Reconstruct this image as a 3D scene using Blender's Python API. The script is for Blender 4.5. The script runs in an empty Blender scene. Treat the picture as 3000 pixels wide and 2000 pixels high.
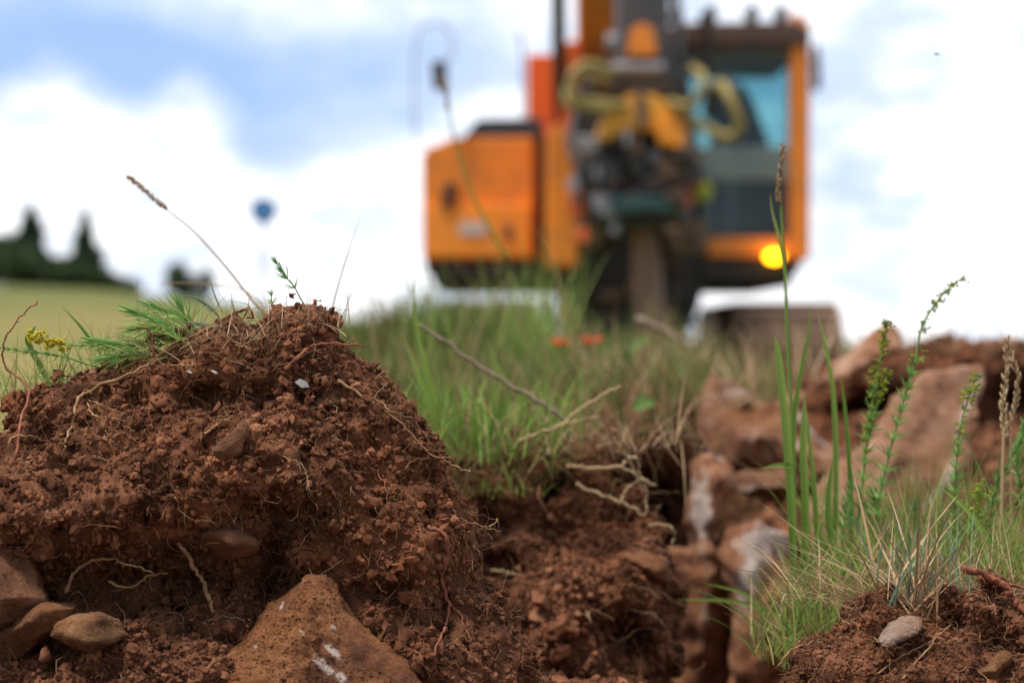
import bpy, bmesh, math, random
import numpy as np
import openvdb
from mathutils import Vector, Matrix
from mathutils.bvhtree import BVHTree

random.seed(7)
RNG = np.random.default_rng(7)
S = bpy.context.scene
C = S.collection
PI = math.pi

# ------------------------------------------------------------------ camera
CAM_Z, LENS = 0.55, 70.0
cam_d = bpy.data.cameras.new('camera'); cam = bpy.data.objects.new('camera', cam_d); C.objects.link(cam)
cam.location = (0, 0, CAM_Z); cam.rotation_euler = (PI/2, 0, 0)
cam_d.lens = LENS; cam_d.sensor_width = 36; cam_d.clip_start = 0.05; cam_d.clip_end = 6000
cam_d.dof.use_dof = True; cam_d.dof.focus_distance = 1.47; cam_d.dof.aperture_fstop = 4.8
S.camera = cam

# ------------------------------------------------------------------ sky and sun
SUN_EL, SUN_DIR = math.radians(66), Vector((-0.6, -0.30, 0)).normalized()
w = bpy.data.worlds.new('World'); S.world = w; w.use_nodes = True
nt = w.node_tree; nt.nodes.clear()
N = nt.nodes.new; L = nt.links.new
out = N('ShaderNodeOutputWorld'); bg = N('ShaderNodeBackground'); L(bg.outputs[0], out.inputs[0])
bg.inputs['Strength'].default_value = 0.1
sky = N('ShaderNodeTexSky'); sky.sky_type = 'NISHITA'; sky.sun_disc = False
sky.sun_elevation = SUN_EL; sky.sun_rotation = math.atan2(SUN_DIR.x, SUN_DIR.y)
tc = N('ShaderNodeTexCoord')
sep = N('ShaderNodeSeparateXYZ'); L(tc.outputs['Generated'], sep.inputs[0])
def M(op, a, b=None, c=None, clamp=False):
    n = N('ShaderNodeMath'); n.operation = op; n.use_clamp = clamp
    for i, v in enumerate((a, b, c)):
        if v is None: continue
        if isinstance(v, (int, float)): n.inputs[i].default_value = v
        else: L(v, n.inputs[i])
    return n.outputs[0]
az = M('ARCTAN2', sep.outputs[0], sep.outputs[1])      # bearing, 0 = north (+Y)
el = M('ARCSINE', sep.outputs[2])
comb = N('ShaderNodeCombineXYZ'); L(az, comb.inputs[0]); L(M('MULTIPLY', el, 1.7), comb.inputs[1])
def sky_noise(scale, detail, rough=0.5, off=0.0):
    m = N('ShaderNodeMapping'); L(comb.outputs[0], m.inputs[0]); m.inputs['Location'].default_value = (off, off*0.7, 0)
    n = N('ShaderNodeTexNoise'); n.inputs['Scale'].default_value = scale; n.inputs['Detail'].default_value = detail
    n.inputs['Roughness'].default_value = rough; L(m.outputs[0], n.inputs['Vector']); return n.outputs['Fac']
def sst(x, a, b):
    n = N('ShaderNodeMapRange'); n.interpolation_type = 'SMOOTHSTEP'; L(x, n.inputs[0])
    n.inputs[1].default_value = a; n.inputs[2].default_value = b; return n.outputs[0]
def lobe(a0, e0, ra, re):
    dx = M('DIVIDE', M('SUBTRACT', az, a0), ra); dy = M('DIVIDE', M('SUBTRACT', el, e0), re)
    r = M('ADD', M('MULTIPLY', dx, dx), M('MULTIPLY', dy, dy))
    return M('POWER', 2.718, M('MULTIPLY', r, -1.0))
n1 = M('SUBTRACT', sky_noise(9, 4), 0.5)
n2 = M('SUBTRACT', sky_noise(26, 3, 0.5, 3.1), 0.5)
# cumulus bank low over the land: its top edge sits near 0.105 rad, lifted by two towers
edge = M('ADD', 0.097, M('ADD', M('MULTIPLY', n1, 0.05), M('MULTIPLY', n2, 0.022)))
edge = M('ADD', edge, M('MULTIPLY', lobe(-0.222, 0.10, 0.032, 0.2), 0.032))
edge = M('ADD', edge, M('MULTIPLY', lobe(-0.160, 0.10, 0.020, 0.2), 0.024))
edge = M('ADD', edge, M('MULTIPLY', sst(az, -0.075, 0.0), 0.035))
edge = M('SUBTRACT', edge, M('MULTIPLY', M('MULTIPLY', sst(az, 0.10, 0.20), sst(n2, -0.15, 0.10)), 0.09))
low = sst(M('SUBTRACT', edge, el), -0.022, 0.018)
# thin high cloud, thicker to the right and overhead
hi = M('ADD', M('MULTIPLY', n1, 1.3), M('ADD', M('MULTIPLY', sst(az, -0.22, 0.02), 0.52), 0.20))
hi = M('ADD', hi, M('MULTIPLY', sst(el, 0.135, 0.20), 0.26))
hi = M('SUBTRACT', hi, M('MULTIPLY', lobe(-0.17, 0.132, 0.16, 0.030), 0.40))
hi = M('ADD', hi, 0.0, clamp=True)
cl = M('MAXIMUM', low, M('MULTIPLY', hi, 0.95))
mixb = N('ShaderNodeMix'); mixb.data_type = 'RGBA'
mixb.inputs['Factor'].default_value = 0.8
L(sky.outputs[0], mixb.inputs['A']); mixb.inputs['B'].default_value = (3.7, 5.5, 9.0, 1)
mixc = N('ShaderNodeMix'); mixc.data_type = 'RGBA'
L(cl, mixc.inputs['Factor']); L(mixb.outputs['Result'], mixc.inputs['A']); cw = N('ShaderNodeMix'); cw.data_type = 'RGBA'; L(sst(sky_noise(15, 4, 0.55, 8.2), 0.38, 0.60), cw.inputs['Factor']); cw.inputs['A'].default_value = (7.2, 8.1, 9.5, 1); cw.inputs['B'].default_value = (12.2, 12.3, 12.6, 1); L(cw.outputs['Result'], mixc.inputs['B'])
# unseen sky behind the camera, dimmed on purpose to cut frontal fill light
south = N('ShaderNodeMix'); south.data_type = 'RGBA'; south.blend_type = 'MULTIPLY'; south.inputs['Factor'].default_value = 1
sv_ = M('SUBTRACT', 1.0, M('MULTIPLY', sst(M('MULTIPLY', sep.outputs[1], -1.0), -0.05, 0.45), 0.42))
cs = N('ShaderNodeCombineXYZ'); [L(sv_, cs.inputs[k]) for k in range(3)]
L(mixc.outputs['Result'], south.inputs['A']); L(cs.outputs[0], south.inputs['B']); L(south.outputs['Result'], bg.inputs['Color'])

sd = bpy.data.lights.new('sun', 'SUN'); sd.energy = 3.9; sd.angle = math.radians(11); sd.color = (1, 0.93, 0.82)
so = bpy.data.objects.new('sun', sd); C.objects.link(so)
sv = SUN_DIR*math.cos(SUN_EL) + Vector((0, 0, math.sin(SUN_EL)))
so.rotation_euler = (-sv).to_track_quat('-Z', 'Y').to_euler()

S.view_settings.view_transform = 'Standard'; S.view_settings.look = 'None'
S.view_settings.exposure = 0.25; S.view_settings.gamma = 1.0; S.view_settings.use_curve_mapping = False
S.cycles.use_denoising = True
try:
    S.cycles.denoiser = 'OPENIMAGEDENOISE'; S.cycles.denoising_prefilter = 'ACCURATE'
except Exception: pass
S.cycles.max_bounces = 6; S.cycles.diffuse_bounces = 3; S.cycles.glossy_bounces = 3
S.cycles.transmission_bounces = 6; S.cycles.transparent_max_bounces = 8
S.cycles.caustics_reflective = False; S.cycles.caustics_refractive = False

# ------------------------------------------------------------------ helpers
def smooth01(x, a, b): t = np.clip((x-a)/(b-a), 0, 1); return t*t*(3-2*t)
K = 36.0/LENS/3000.0
def P(px, py, Y): return np.array(((px-1500)*K*Y, Y, CAM_Z+(1000-py)*K*Y))
TAB = RNG.random((64, 64, 64)).astype(np.float32)*2-1
def vnoise(p, scale, seed=0):
    q = p*scale + np.array((13.7, 5.1, 31.3))*(seed+1)
    i = np.floor(q).astype(np.int64); f = (q-i); f = f*f*(3-2*f)
    i0 = i & 63; i1 = (i+1) & 63
    fx, fy, fz = f[..., 0], f[..., 1], f[..., 2]
    def t(a, b, c): return TAB[a[..., 0], b[..., 1], c[..., 2]]
    x00 = t(i0, i0, i0)*(1-fx)+t(i1, i0, i0)*fx; x10 = t(i0, i1, i0)*(1-fx)+t(i1, i1, i0)*fx
    x01 = t(i0, i0, i1)*(1-fx)+t(i1, i0, i1)*fx; x11 = t(i0, i1, i1)*(1-fx)+t(i1, i1, i1)*fx
    return (x00*(1-fy)+x10*fy)*(1-fz)+(x01*(1-fy)+x11*fy)*fz
def fbm(p, scale, oct=3, seed=0, gain=0.5):
    a, s, r = 1.0, scale, 0
    for k in range(oct):
        r = r+a*vnoise(p, s, seed+k*3); a *= gain; s *= 2.03
    return r

def tag(o, label=None, cat=None, group=None, kind=None):
    for k, v in (('label', label), ('category', cat), ('group', group), ('kind', kind)):
        if v: o[k] = v
    return o
def link_mesh(name, me, mat, parent=None):
    o = bpy.data.objects.new(name, me); C.objects.link(o)
    if mat: me.materials.append(mat)
    if parent: o.parent = parent
    return o
def mesh(name, V, Fs, mat, parent=None, smooth=True, tone=None):
    V = np.asarray(V, dtype=np.float32)
    me = bpy.data.meshes.new(name)
    Fs = [np.asarray(f, dtype=np.int32) for f in Fs if len(f)]
    loops = np.concatenate([f.ravel() for f in Fs]); lens = np.concatenate([np.full(len(f), f.shape[1], np.int32) for f in Fs])
    starts = np.concatenate(([0], np.cumsum(lens)[:-1])).astype(np.int32)
    me.vertices.add(len(V)); me.vertices.foreach_set('co', V.ravel())
    me.loops.add(len(loops)); me.loops.foreach_set('vertex_index', loops)
    me.polygons.add(len(lens)); me.polygons.foreach_set('loop_start', starts)
    me.polygons.foreach_set('use_smooth', np.full(len(lens), smooth, dtype=bool))
    me.update(calc_edges=True)
    if tone is not None:
        a = me.attributes.new('tone', 'FLOAT', 'POINT'); a.data.foreach_set('value', np.asarray(tone, dtype=np.float32))
    return link_mesh(name, me, mat, parent)
class MB:
    def __init__(s): s.v = []; s.f3 = []; s.f4 = []; s.t = []; s.n = 0
    def add(s, V, F, tone=0.5):
        V = np.asarray(V, dtype=np.float64).reshape(-1, 3); F = np.asarray(F)
        (s.f3 if F.shape[1] == 3 else s.f4).append(F+s.n); s.v.append(V)
        s.t.append(np.full(len(V), tone) if np.isscalar(tone) else np.asarray(tone)); s.n += len(V)
    def build(s, name, mat, parent=None, smooth=True):
        Fs = []
        if s.f3: Fs.append(np.concatenate(s.f3))
        if s.f4: Fs.append(np.concatenate(s.f4))
        return mesh(name, np.concatenate(s.v), Fs, mat, parent, smooth, np.concatenate(s.t))
def smooth_path(pts, n):
    pts = np.asarray(pts, dtype=np.float64)
    if len(pts) < 3:
        t = np.linspace(0, 1, n)[:, None]; return pts[0]*(1-t)+pts[-1]*t
    e = np.vstack([2*pts[0]-pts[1], pts, 2*pts[-1]-pts[-2]]); m = len(pts)-1; r = []
    for u in np.linspace(0, m, n):
        i = min(int(u), m-1); t = u-i; a, b, c, d = e[i], e[i+1], e[i+2], e[i+3]
        r.append(0.5*((2*b)+(c-a)*t+(2*a-5*b+4*c-d)*t*t+(3*b-a-3*c+d)*t**3))
    return np.array(r)
def tube_vf(path, rad, sides=6, wob=0.0):
    path = np.asarray(path, dtype=np.float64); n = len(path)
    rad = np.full(n, rad) if np.isscalar(rad) else np.asarray(rad)
    if wob: rad = rad*(1+wob*RNG.standard_normal(n))
    T = np.gradient(path, axis=0); T /= np.linalg.norm(T, axis=1)[:, None]+1e-12
    up = np.array((0.31, 0.2, 0.93)); u = np.cross(T, up); bad = np.linalg.norm(u, axis=1) < 1e-3
    u[bad] = np.cross(T[bad], (1, 0, 0)); u /= np.linalg.norm(u, axis=1)[:, None]; v = np.cross(T, u)
    a = np.arange(sides)*2*PI/sides
    ring = path[:, None, :]+rad[:, None, None]*(np.cos(a)[None, :, None]*u[:, None, :]+np.sin(a)[None, :, None]*v[:, None, :])
    V = np.vstack([ring.reshape(-1, 3), path[:1], path[-1:]])
    i = np.arange(n-1)[:, None]*sides; j = np.arange(sides)[None, :]; j2 = (j+1) % sides
    Q = np.stack([i+j, i+j2, i+sides+j2, i+sides+j], -1).reshape(-1, 4)
    c0, c1 = n*sides, n*sides+1; j = np.arange(sides); j2 = (j+1) % sides; e = (n-1)*sides
    T3 = np.vstack([np.stack([j2, j, np.full(sides, c0)], -1), np.stack([e+j, e+j2, np.full(sides, c1)], -1)])
    return V, Q, T3
def add_tube(mb, path, rad, sides=6, wob=0.0, tone=0.5):
    V, Q, T3 = tube_vf(path, rad, sides, wob)
    mb.f3.append(T3+mb.n); mb.add(V, Q, tone)
def poly_sd(pts, poly):
    poly = np.asarray(poly, dtype=np.float64); d = np.full(len(pts), 1e9); s = np.zeros(len(pts), bool)
    for a, b in zip(poly, np.roll(poly, -1, 0)):
        e = b-a; w_ = pts-a; t = np.clip((w_@e)/(e@e+1e-12), 0, 1); q = w_-t[:, None]*e
        d = np.minimum(d, np.hypot(q[:, 0], q[:, 1]))
        c = (a[1] <= pts[:, 1]) != (b[1] <= pts[:, 1])
        with np.errstate(divide='ignore', invalid='ignore'):
            xi = a[0]+(pts[:, 1]-a[1])*(b[0]-a[0])/(b[1]-a[1])
        s ^= c & (pts[:, 0] < xi)
    return np.where(s, -d, d)
def field_mesh(f3, lo, hi, vox):
    n = np.ceil((np.asarray(hi)-lo)/vox).astype(int)+1
    ax = [lo[k]+np.arange(n[k])*vox for k in range(3)]
    G = np.stack(np.meshgrid(*ax, indexing='ij'), -1)
    F = f3(G, ax).astype(np.float32)
    F[0], F[-1] = 1, 1; F[:, 0], F[:, -1] = 1, 1; F[:, :, 0], F[:, :, -1] = 1, 1
    g = openvdb.FloatGrid(1.0); g.copyFromArray(np.clip(F/vox, -5, 5))
    pts, quads = g.convertToQuads(0.0)
    V = np.asarray(pts)*vox+lo; Q = np.asarray(quads).astype(np.int64)
    a, b, c = V[Q[:, 0]], V[Q[:, 1]], V[Q[:, 2]]
    nrm = np.cross(b-a, c-a); vol = np.einsum('ij,ij->i', a-V.mean(0), nrm).sum()
    if vol < 0: Q = Q[:, ::-1]
    return V, Q
def silhouette_solid(poly_px, Y0, front, back, round_, relief=(), vox=0.004, noise=((30, 0.006),), seed=0, tilt=(0, 0), edge=0.0, pockets=None, crag=(), prof='round', cuts=0):
    """solid whose outline from the camera side follows a polygon; polygon measured at depth Y0, real thickness front+back"""
    poly = np.array([P(x, y, Y0)[[0, 2]] for x, y in poly_px])
    pad = 0.03+sum(a for s, a in noise); tmax = front+back+sum(abs(r[4]) for r in relief)+pad
    lo = np.array((poly[:, 0].min()-pad, Y0-front-max([0]+[r[4] for r in relief])-pad-0.5*abs(tilt[0])*np.ptp(poly[:, 0])-0.5*abs(tilt[1])*np.ptp(poly[:, 1]), poly[:, 1].min()-pad))
    hi = np.array((poly[:, 0].max()+pad, Y0+back+pad+0.5*abs(tilt[0])*np.ptp(poly[:, 0])+0.5*abs(tilt[1])*np.ptp(poly[:, 1]), poly[:, 1].max()+pad))
    cx, cz = poly.mean(0)
    def f3(G, ax):
        X, Z = np.meshgrid(ax[0], ax[2], indexing='ij')
        d = -poly_sd(np.stack([X.ravel(), Z.ravel()], -1), poly).reshape(X.shape)
        T = np.sqrt(np.clip(1-np.clip(1-np.maximum(d, 0)/round_, 0, 1)**2, 0, 1)) if prof == 'round' else np.clip(0.25+0.75*d/round_, 0, 1)
        rl = np.zeros_like(X)
        for (px, py, sx, sy, amp) in relief:
            c = P(px, py, Y0); rl += amp*np.exp(-((X-c[0])/(sx*K*Y0))**2-((Z-c[2])/(sy*K*Y0))**2)
        yc = Y0+tilt[0]*(X-cx)+tilt[1]*(Z-cz)
        fr = yc-front*T-rl*T; bk = yc+back*T
        y = G[..., 1]; f = np.maximum(fr[:, None, :]-y, y-bk[:, None, :])
        f = np.maximum(f, -d[:, None, :]+edge)
        rr = np.random.default_rng(seed)
        for _ in range(cuts):                                               # broken faces
            h_, a_, b_ = rr.uniform(0.55, 1.05), rr.uniform(-1.2, 1.2), rr.uniform(-1.2, 1.2)
            pl = yc-front*(h_+a_*(X-cx)/(np.ptp(poly[:, 0])/2)+b_*(Z-cz)/(np.ptp(poly[:, 1])/2)); f = np.maximum(f, pl[:, None, :]-y)
        for i, (s, a) in enumerate(noise): f = f+a*vnoise(G, s, seed+i)
        for i, (s, a) in enumerate(crag):                                   # sharp creases and ledges
            q = G+0.35/s*np.stack([vnoise(G, s*0.8, seed+20), vnoise(G, s*0.8, seed+21), vnoise(G, s*0.8, seed+22)], -1)
            f = f+a*(2*np.abs(vnoise(q*np.array((1, 1, 1.5)), s, seed+30+i))-0.6)
        if pockets:
            ps, pt, pa = pockets[:3]; pa = pa*(1 if len(pockets) < 4 else smooth01(pockets[3]-G[..., 2], -0.01, 0.02)); f = f+pa*np.maximum(0, vnoise(G, ps, seed+50)-pt)+0.6*pa*np.maximum(0, vnoise(G, ps*2.3, seed+51)-pt)
        return f
    return field_mesh(f3, lo, hi, vox)
def ico(sub):
    bm = bmesh.new(); bmesh.ops.create_icosphere(bm, subdivisions=sub, radius=1)
    V = np.array([v.co[:] for v in bm.verts]); bm.verts.index_update(); F = np.array([[v.index for v in f.verts] for f in bm.faces]); bm.free(); return V, F
ICO = {k: ico(k) for k in (1, 2, 3)}
def crumb_shapes(sub, nvar=24, rough=0.62):
    V, F = ICO[sub]; out_ = []
    for k in range(nvar):
        r = 1+rough*vnoise(V+k*7.3, 1.3, k)+0.8*rough*vnoise(V+k*3.1, 2.9, k+40)+(0.5*rough*vnoise(V+k*1.7, 6.1, k+80) if sub > 1 else 0); out_.append(V*np.clip(r, 0.3, 2)[:, None])
    return np.array(out_), F
CR = {k: crumb_shapes(k) for k in (1, 2)}
def rand_rot(n):
    q = RNG.standard_normal((n, 4)); q /= np.linalg.norm(q, axis=1)[:, None]; a, b, c, d = q.T
    return np.stack([1-2*(c*c+d*d), 2*(b*c-a*d), 2*(b*d+a*c), 2*(b*c+a*d), 1-2*(b*b+d*d), 2*(c*d-a*b), 2*(b*d-a*c), 2*(c*d+a*b), 1-2*(b*b+c*c)], -1).reshape(n, 3, 3)
def add_crumbs(mb, pts, r, sub=1, tone=None):
    n = len(pts); shapes, F = CR[sub]
    if n == 0: return
    k = RNG.integers(0, len(shapes), n); sc = r[:, None]*RNG.uniform(0.72, 1.2, (n, 3))
    V = np.einsum('nij,nvj->nvi', rand_rot(n), shapes[k]*sc[:, None, :])+pts[:, None, :]
    m = V.shape[1]; Fa = (F[None]+np.arange(n)[:, None, None]*m).reshape(-1, 3)
    t = RNG.uniform(0, 1, n) if tone is None else tone
    mb.add(V.reshape(-1, 3), Fa, np.repeat(t, m))
def sample(V, Q, n, cam_only=True):
    t = np.vstack([Q[:, [0, 1, 2]], Q[:, [0, 2, 3]]]); a, b, c = V[t[:, 0]], V[t[:, 1]], V[t[:, 2]]
    nr = np.cross(b-a, c-a); ar = np.linalg.norm(nr, axis=1); nr = nr/(ar[:, None]+1e-15)
    if cam_only:
        ctr = (a+b+c)/3; toc = np.array((0, 0, CAM_Z))-ctr; toc /= np.linalg.norm(toc, axis=1)[:, None]
        ar = ar*((np.einsum('ij,ij->i', nr, toc) > -0.35) | (nr[:, 2] > 0.5))
        inx = np.abs(ctr[:, 0]) < 0.62*36/LENS*ctr[:, 1]; inz = (ctr[:, 2]-CAM_Z) > -0.42*36/LENS*ctr[:, 1]
        ar = ar*inx*inz
    i = np.searchsorted(np.cumsum(ar)/ar.sum(), RNG.random(n)); i = np.minimum(i, len(t)-1)
    u, v = RNG.random(n), RNG.random(n); s = u+v > 1; u[s], v[s] = 1-u[s], 1-v[s]
    return a[i]+u[:, None]*(b[i]-a[i])+v[:, None]*(c[i]-a[i]), nr[i]
def power_r(n, r0, r1, p=2.6):
    u = RNG.random(n); return (r0**(1-p)+u*(r1**(1-p)-r0**(1-p)))**(1/(1-p))
def bvh_of(*objs):
    V, F = [], []; n = 0
    for o in objs:
        me = o.data; k = len(me.vertices); a = np.empty(k*3, np.float32); me.vertices.foreach_get('co', a); V.append(a.reshape(-1, 3))
        F += [[i+n for i in p.vertices] for p in me.polygons]; n += k
    return BVHTree.FromPolygons(np.concatenate(V).tolist(), F)
ORG = Vector((0, 0, CAM_Z))
def hit(px, py, bvh, default, off=0.002):
    d = Vector(P(px, py, 1.0))-ORG; d.normalize(); r = bvh.ray_cast(ORG, d)
    if r[0] is None: return P(px, py, default)
    return np.array(r[0]-d*off)

# ------------------------------------------------------------------ materials
def material(name, build, rough=0.9, spec=0.2):
    m = bpy.data.materials.new(name); m.use_nodes = True; t = m.node_tree; b = t.nodes['Principled BSDF']
    b.inputs['Roughness'].default_value = rough; b.inputs['Specular IOR Level'].default_value = spec
    class T: pass
    h = T(); h.t = t; h.b = b; h.new = t.nodes.new; h.link = t.links.new
    def coord():
        c = h.new('ShaderNodeTexCoord'); return c.outputs['Object']
    def noise(scale, detail=4, rough=0.55, vec=None, off=0):
        n = h.new('ShaderNodeTexNoise'); n.inputs['Scale'].default_value = scale; n.inputs['Detail'].default_value = detail; n.inputs['Roughness'].default_value = rough
        mp = h.new('ShaderNodeMapping'); mp.inputs['Location'].default_value = (off, off*1.3, off*0.4); h.link(vec or coord(), mp.inputs[0]); h.link(mp.outputs[0], n.inputs['Vector'])
        return n.outputs['Fac']
    def ramp(fac, stops):
        r = h.new('ShaderNodeValToRGB'); h.link(fac, r.inputs[0]); e = r.color_ramp.elements
        while len(e) < len(stops): e.new(0.5)
        for k, (p, c) in enumerate(stops): e[k].position = p; e[k].color = (*c, 1) if len(c) == 3 else c
        return r.outputs[0]
    def mix(f, a, b_, mode='MIX'):
        n = h.new('ShaderNodeMix'); n.data_type = 'RGBA'; n.blend_type = mode
        for v, s in ((f, 'Factor'), (a, 'A'), (b_, 'B')):
            if isinstance(v, (int, float)): n.inputs[s].default_value = v
            elif isinstance(v, tuple): n.inputs[s].default_value = (*v, 1)
            else: h.link(v, n.inputs[s])
        return n.outputs['Result']
    def math_(op, a, b_=0.0, clamp=False):
        n = h.new('ShaderNodeMath'); n.operation = op; n.use_clamp = clamp
        for k, v in enumerate((a, b_)):
            if isinstance(v, (int, float)): n.inputs[k].default_value = v
            else: h.link(v, n.inputs[k])
        return n.outputs[0]
    def tone(nm='tone'):
        a = h.new('ShaderNodeAttribute'); a.attribute_name = nm; return a.outputs['Fac']
    def bump(height, strength=0.5, dist=0.002):
        n = h.new('ShaderNodeBump'); n.inputs['Strength'].default_value = strength; n.inputs['Distance'].default_value = dist
        h.link(height, n.inputs['Height']); h.link(n.outputs[0], b.inputs['Normal'])
    h.noise, h.ramp, h.mix, h.math, h.tone, h.bump, h.coord = noise, ramp, mix, math_, tone, bump, coord
    col = build(h)
    if isinstance(col, tuple): b.inputs['Base Color'].default_value = (*col, 1)
    elif col is not None: h.link(col, b.inputs['Base Color'])
    return m

def soil_b(h):
    f = h.math('ADD', h.math('MULTIPLY', h.noise(26, 5), 0.55), h.math('MULTIPLY', h.tone(), 0.45))
    c = h.ramp(f, [(0.24, (0.042, 0.0175, 0.0095)), (0.42, (0.108, 0.045, 0.024)), (0.60, (0.185, 0.078, 0.041)), (0.82, (0.35, 0.160, 0.088))])
    c = h.mix(h.ramp(h.noise(9, 3, off=4), [(0.5, (0, 0, 0)), (0.68, (1, 1, 1))]), c, h.mix(1.0, c, (1.06, 0.96, 0.88), 'MULTIPLY'))
    h.bump(h.noise(900, 3), 0.5, 0.0012); return c
SOIL = material('soil', soil_b, 0.97, 0.1)
def root_b(h):
    f = h.math('ADD', h.math('MULTIPLY', h.noise(60, 3), 0.4), h.math('MULTIPLY', h.tone(), 0.6))
    return h.ramp(f, [(0.15, (0.10, 0.040, 0.022)), (0.42, (0.22, 0.095, 0.045)), (0.62, (0.36, 0.19, 0.095)), (0.85, (0.52, 0.37, 0.22))])
ROOT = material('root_fibre', root_b, 0.85, 0.2)
RED_ROOT = material('red_root', lambda h: h.ramp(h.noise(160, 4), [(0.3, (0.10, 0.034, 0.021)), (0.55, (0.25, 0.082, 0.045)), (0.8, (0.36, 0.14, 0.08))]), 0.8, 0.25)
PALE_ROOT = material('pale_root', lambda h: h.ramp(h.noise(110, 4), [(0.3, (0.17, 0.088, 0.045)), (0.7, (0.42, 0.255, 0.125))]), 0.8, 0.25)
WHITE_BIT = material('white_fragment', lambda h: h.ramp(h.noise(90, 3), [(0.3, (0.80, 0.78, 0.74)), (0.7, (0.90, 0.89, 0.86))]), 0.6, 0.3)
def pp(px, py, Y, rx, ry, rz, *rot): return (*P(px, py, Y), rx, ry, rz, *rot)
def rock_mat(name, white, w_lo=0.60, w_hi=0.66, w_scale=(16, 16, 16), base=((0.10, 0.042, 0.025), (0.20, 0.088, 0.046), (0.33, 0.155, 0.078)), patches=()):
    def b(h):
        c = h.ramp(h.noise(28, 6, 0.65), [(0.36, base[0]), (0.50, base[1]), (0.64, base[2])])
        c = h.mix(h.ramp(h.noise(14, 4, off=7), [(0.48, (0, 0, 0)), (0.66, (1, 1, 1))]), c, h.mix(0.55, c, (0.34, 0.135, 0.038)))
        c = h.mix(h.ramp(h.noise(320, 5, 0.7, off=9), [(0.42, (0, 0, 0)), (0.62, (1, 1, 1))]), c, h.mix(1.0, c, (0.75, 0.68, 0.62), 'MULTIPLY'))
        if white:
            mp = h.new('ShaderNodeMapping'); mp.inputs['Scale'].default_value = w_scale; mp.inputs['Rotation'].default_value = (0, math.radians(38), 0); h.link(h.coord(), mp.inputs[0])
            n = h.new('ShaderNodeTexNoise'); n.inputs['Scale'].default_value = 1; n.inputs['Detail'].default_value = 3; h.link(mp.outputs[0], n.inputs['Vector'])
            c = h.mix(h.ramp(n.outputs['Fac'], [(w_lo, (0, 0, 0)), (w_hi, (1, 1, 1))]), c, (0.55, 0.47, 0.43))
        for (cx_, cy_, cz_, rx_, ry_, rz_, *rot_) in patches:
            mp = h.new('ShaderNodeMapping'); mp.vector_type = 'TEXTURE'; mp.inputs['Location'].default_value = (cx_, cy_, cz_); mp.inputs['Scale'].default_value = (rx_, ry_, rz_); mp.inputs['Rotation'].default_value = (0, math.radians(rot_[0]) if rot_ else 0, 0); h.link(h.coord(), mp.inputs[0])
            ln = h.new('ShaderNodeVectorMath'); ln.operation = 'LENGTH'; h.link(mp.outputs[0], ln.inputs[0])
            d_ = h.math('ADD', ln.outputs['Value'], h.math('MULTIPLY', h.math('SUBTRACT', h.noise(38 if rx_ > 0.012 else 260, 4, 0.65, off=2), 0.5), 2.6 if rx_ > 0.012 else 1.8))
            c = h.mix(h.ramp(d_, [(0.45, (0.9, 0.9, 0.9)), (1.05, (0, 0, 0))]), c, (0.60, 0.49, 0.43))
        h.bump(h.math('ADD', h.math('ADD', h.noise(140, 6, 0.75), h.math('MULTIPLY', h.noise(520, 4, 0.7, off=5), 0.5)), h.math('MULTIPLY', h.noise(45, 3), 1.2)), 1.0, 0.006)
        return c
    return material(name, b, 0.85, 0.25)
STONE = rock_mat('red_brown_stone', False, patches=(pp(950, 1955, 1.36, 0.012, 0.08, 0.0034, 42), pp(968, 1915, 1.36, 0.010, 0.08, 0.0028, 42), pp(998, 1988, 1.36, 0.007, 0.08, 0.003, 42), pp(966, 1850, 1.36, 0.003, 0.06, 0.0018, 20), pp(815, 1785, 1.37, 0.0015, 0.06, 0.004, 20), pp(880, 1860, 1.36, 0.004, 0.06, 0.001, 42), pp(735, 1905, 1.36, 0.003, 0.06, 0.0015, 0)), base=((0.13, 0.050, 0.025), (0.26, 0.103, 0.046), (0.37, 0.165, 0.078)))
PLAIN_STONE = rock_mat('dusty_stone', False, base=((0.15, 0.064, 0.036), (0.28, 0.127, 0.070), (0.40, 0.20, 0.115)))
TAN_STONE = rock_mat('tan_stone', False, base=((0.14, 0.068, 0.034), (0.27, 0.14, 0.068), (0.40, 0.23, 0.12)))
SLAB = rock_mat('ochre_slab', True, 0.68, 0.78, (14, 14, 14), patches=(pp(2885, 1180, 2.4, 0.007, 0.2, 0.06, 28), pp(2770, 1430, 2.4, 0.006, 0.2, 0.05, 35), pp(2500, 1420, 2.4, 0.006, 0.2, 0.004)), base=((0.31, 0.15, 0.087), (0.49, 0.26, 0.16), (0.62, 0.40, 0.28)))
VEINED = rock_mat('veined_rock', True, 0.585, 0.68, (17, 17, 8), ((0.13, 0.055, 0.031), (0.30, 0.138, 0.078), (0.46, 0.27, 0.18)))
VEIN_BASE = ((0.17, 0.070, 0.037), (0.36, 0.155, 0.078), (0.53, 0.28, 0.16))
STRIPED = rock_mat('striped_rock', True, 0.62, 0.72, (17, 17, 8), VEIN_BASE, (pp(2062, 1500, 2.36, 0.013, 0.10, 0.050), pp(1970, 1900, 2.36, 0.010, 0.1, 0.06)))
CRYSTAL = rock_mat('crystalline_rock', True, 0.62, 0.72, (17, 17, 8), VEIN_BASE, (pp(2230, 1600, 2.3, 0.035, 0.14, 0.022), pp(2310, 1620, 2.3, 0.022, 0.14, 0.018), pp(2190, 1740, 2.3, 0.012, 0.1, 0.04)))
GREY_STONE = rock_mat('grey_flake', False, base=((0.30, 0.205, 0.16), (0.43, 0.31, 0.245), (0.52, 0.39, 0.32)))

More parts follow.
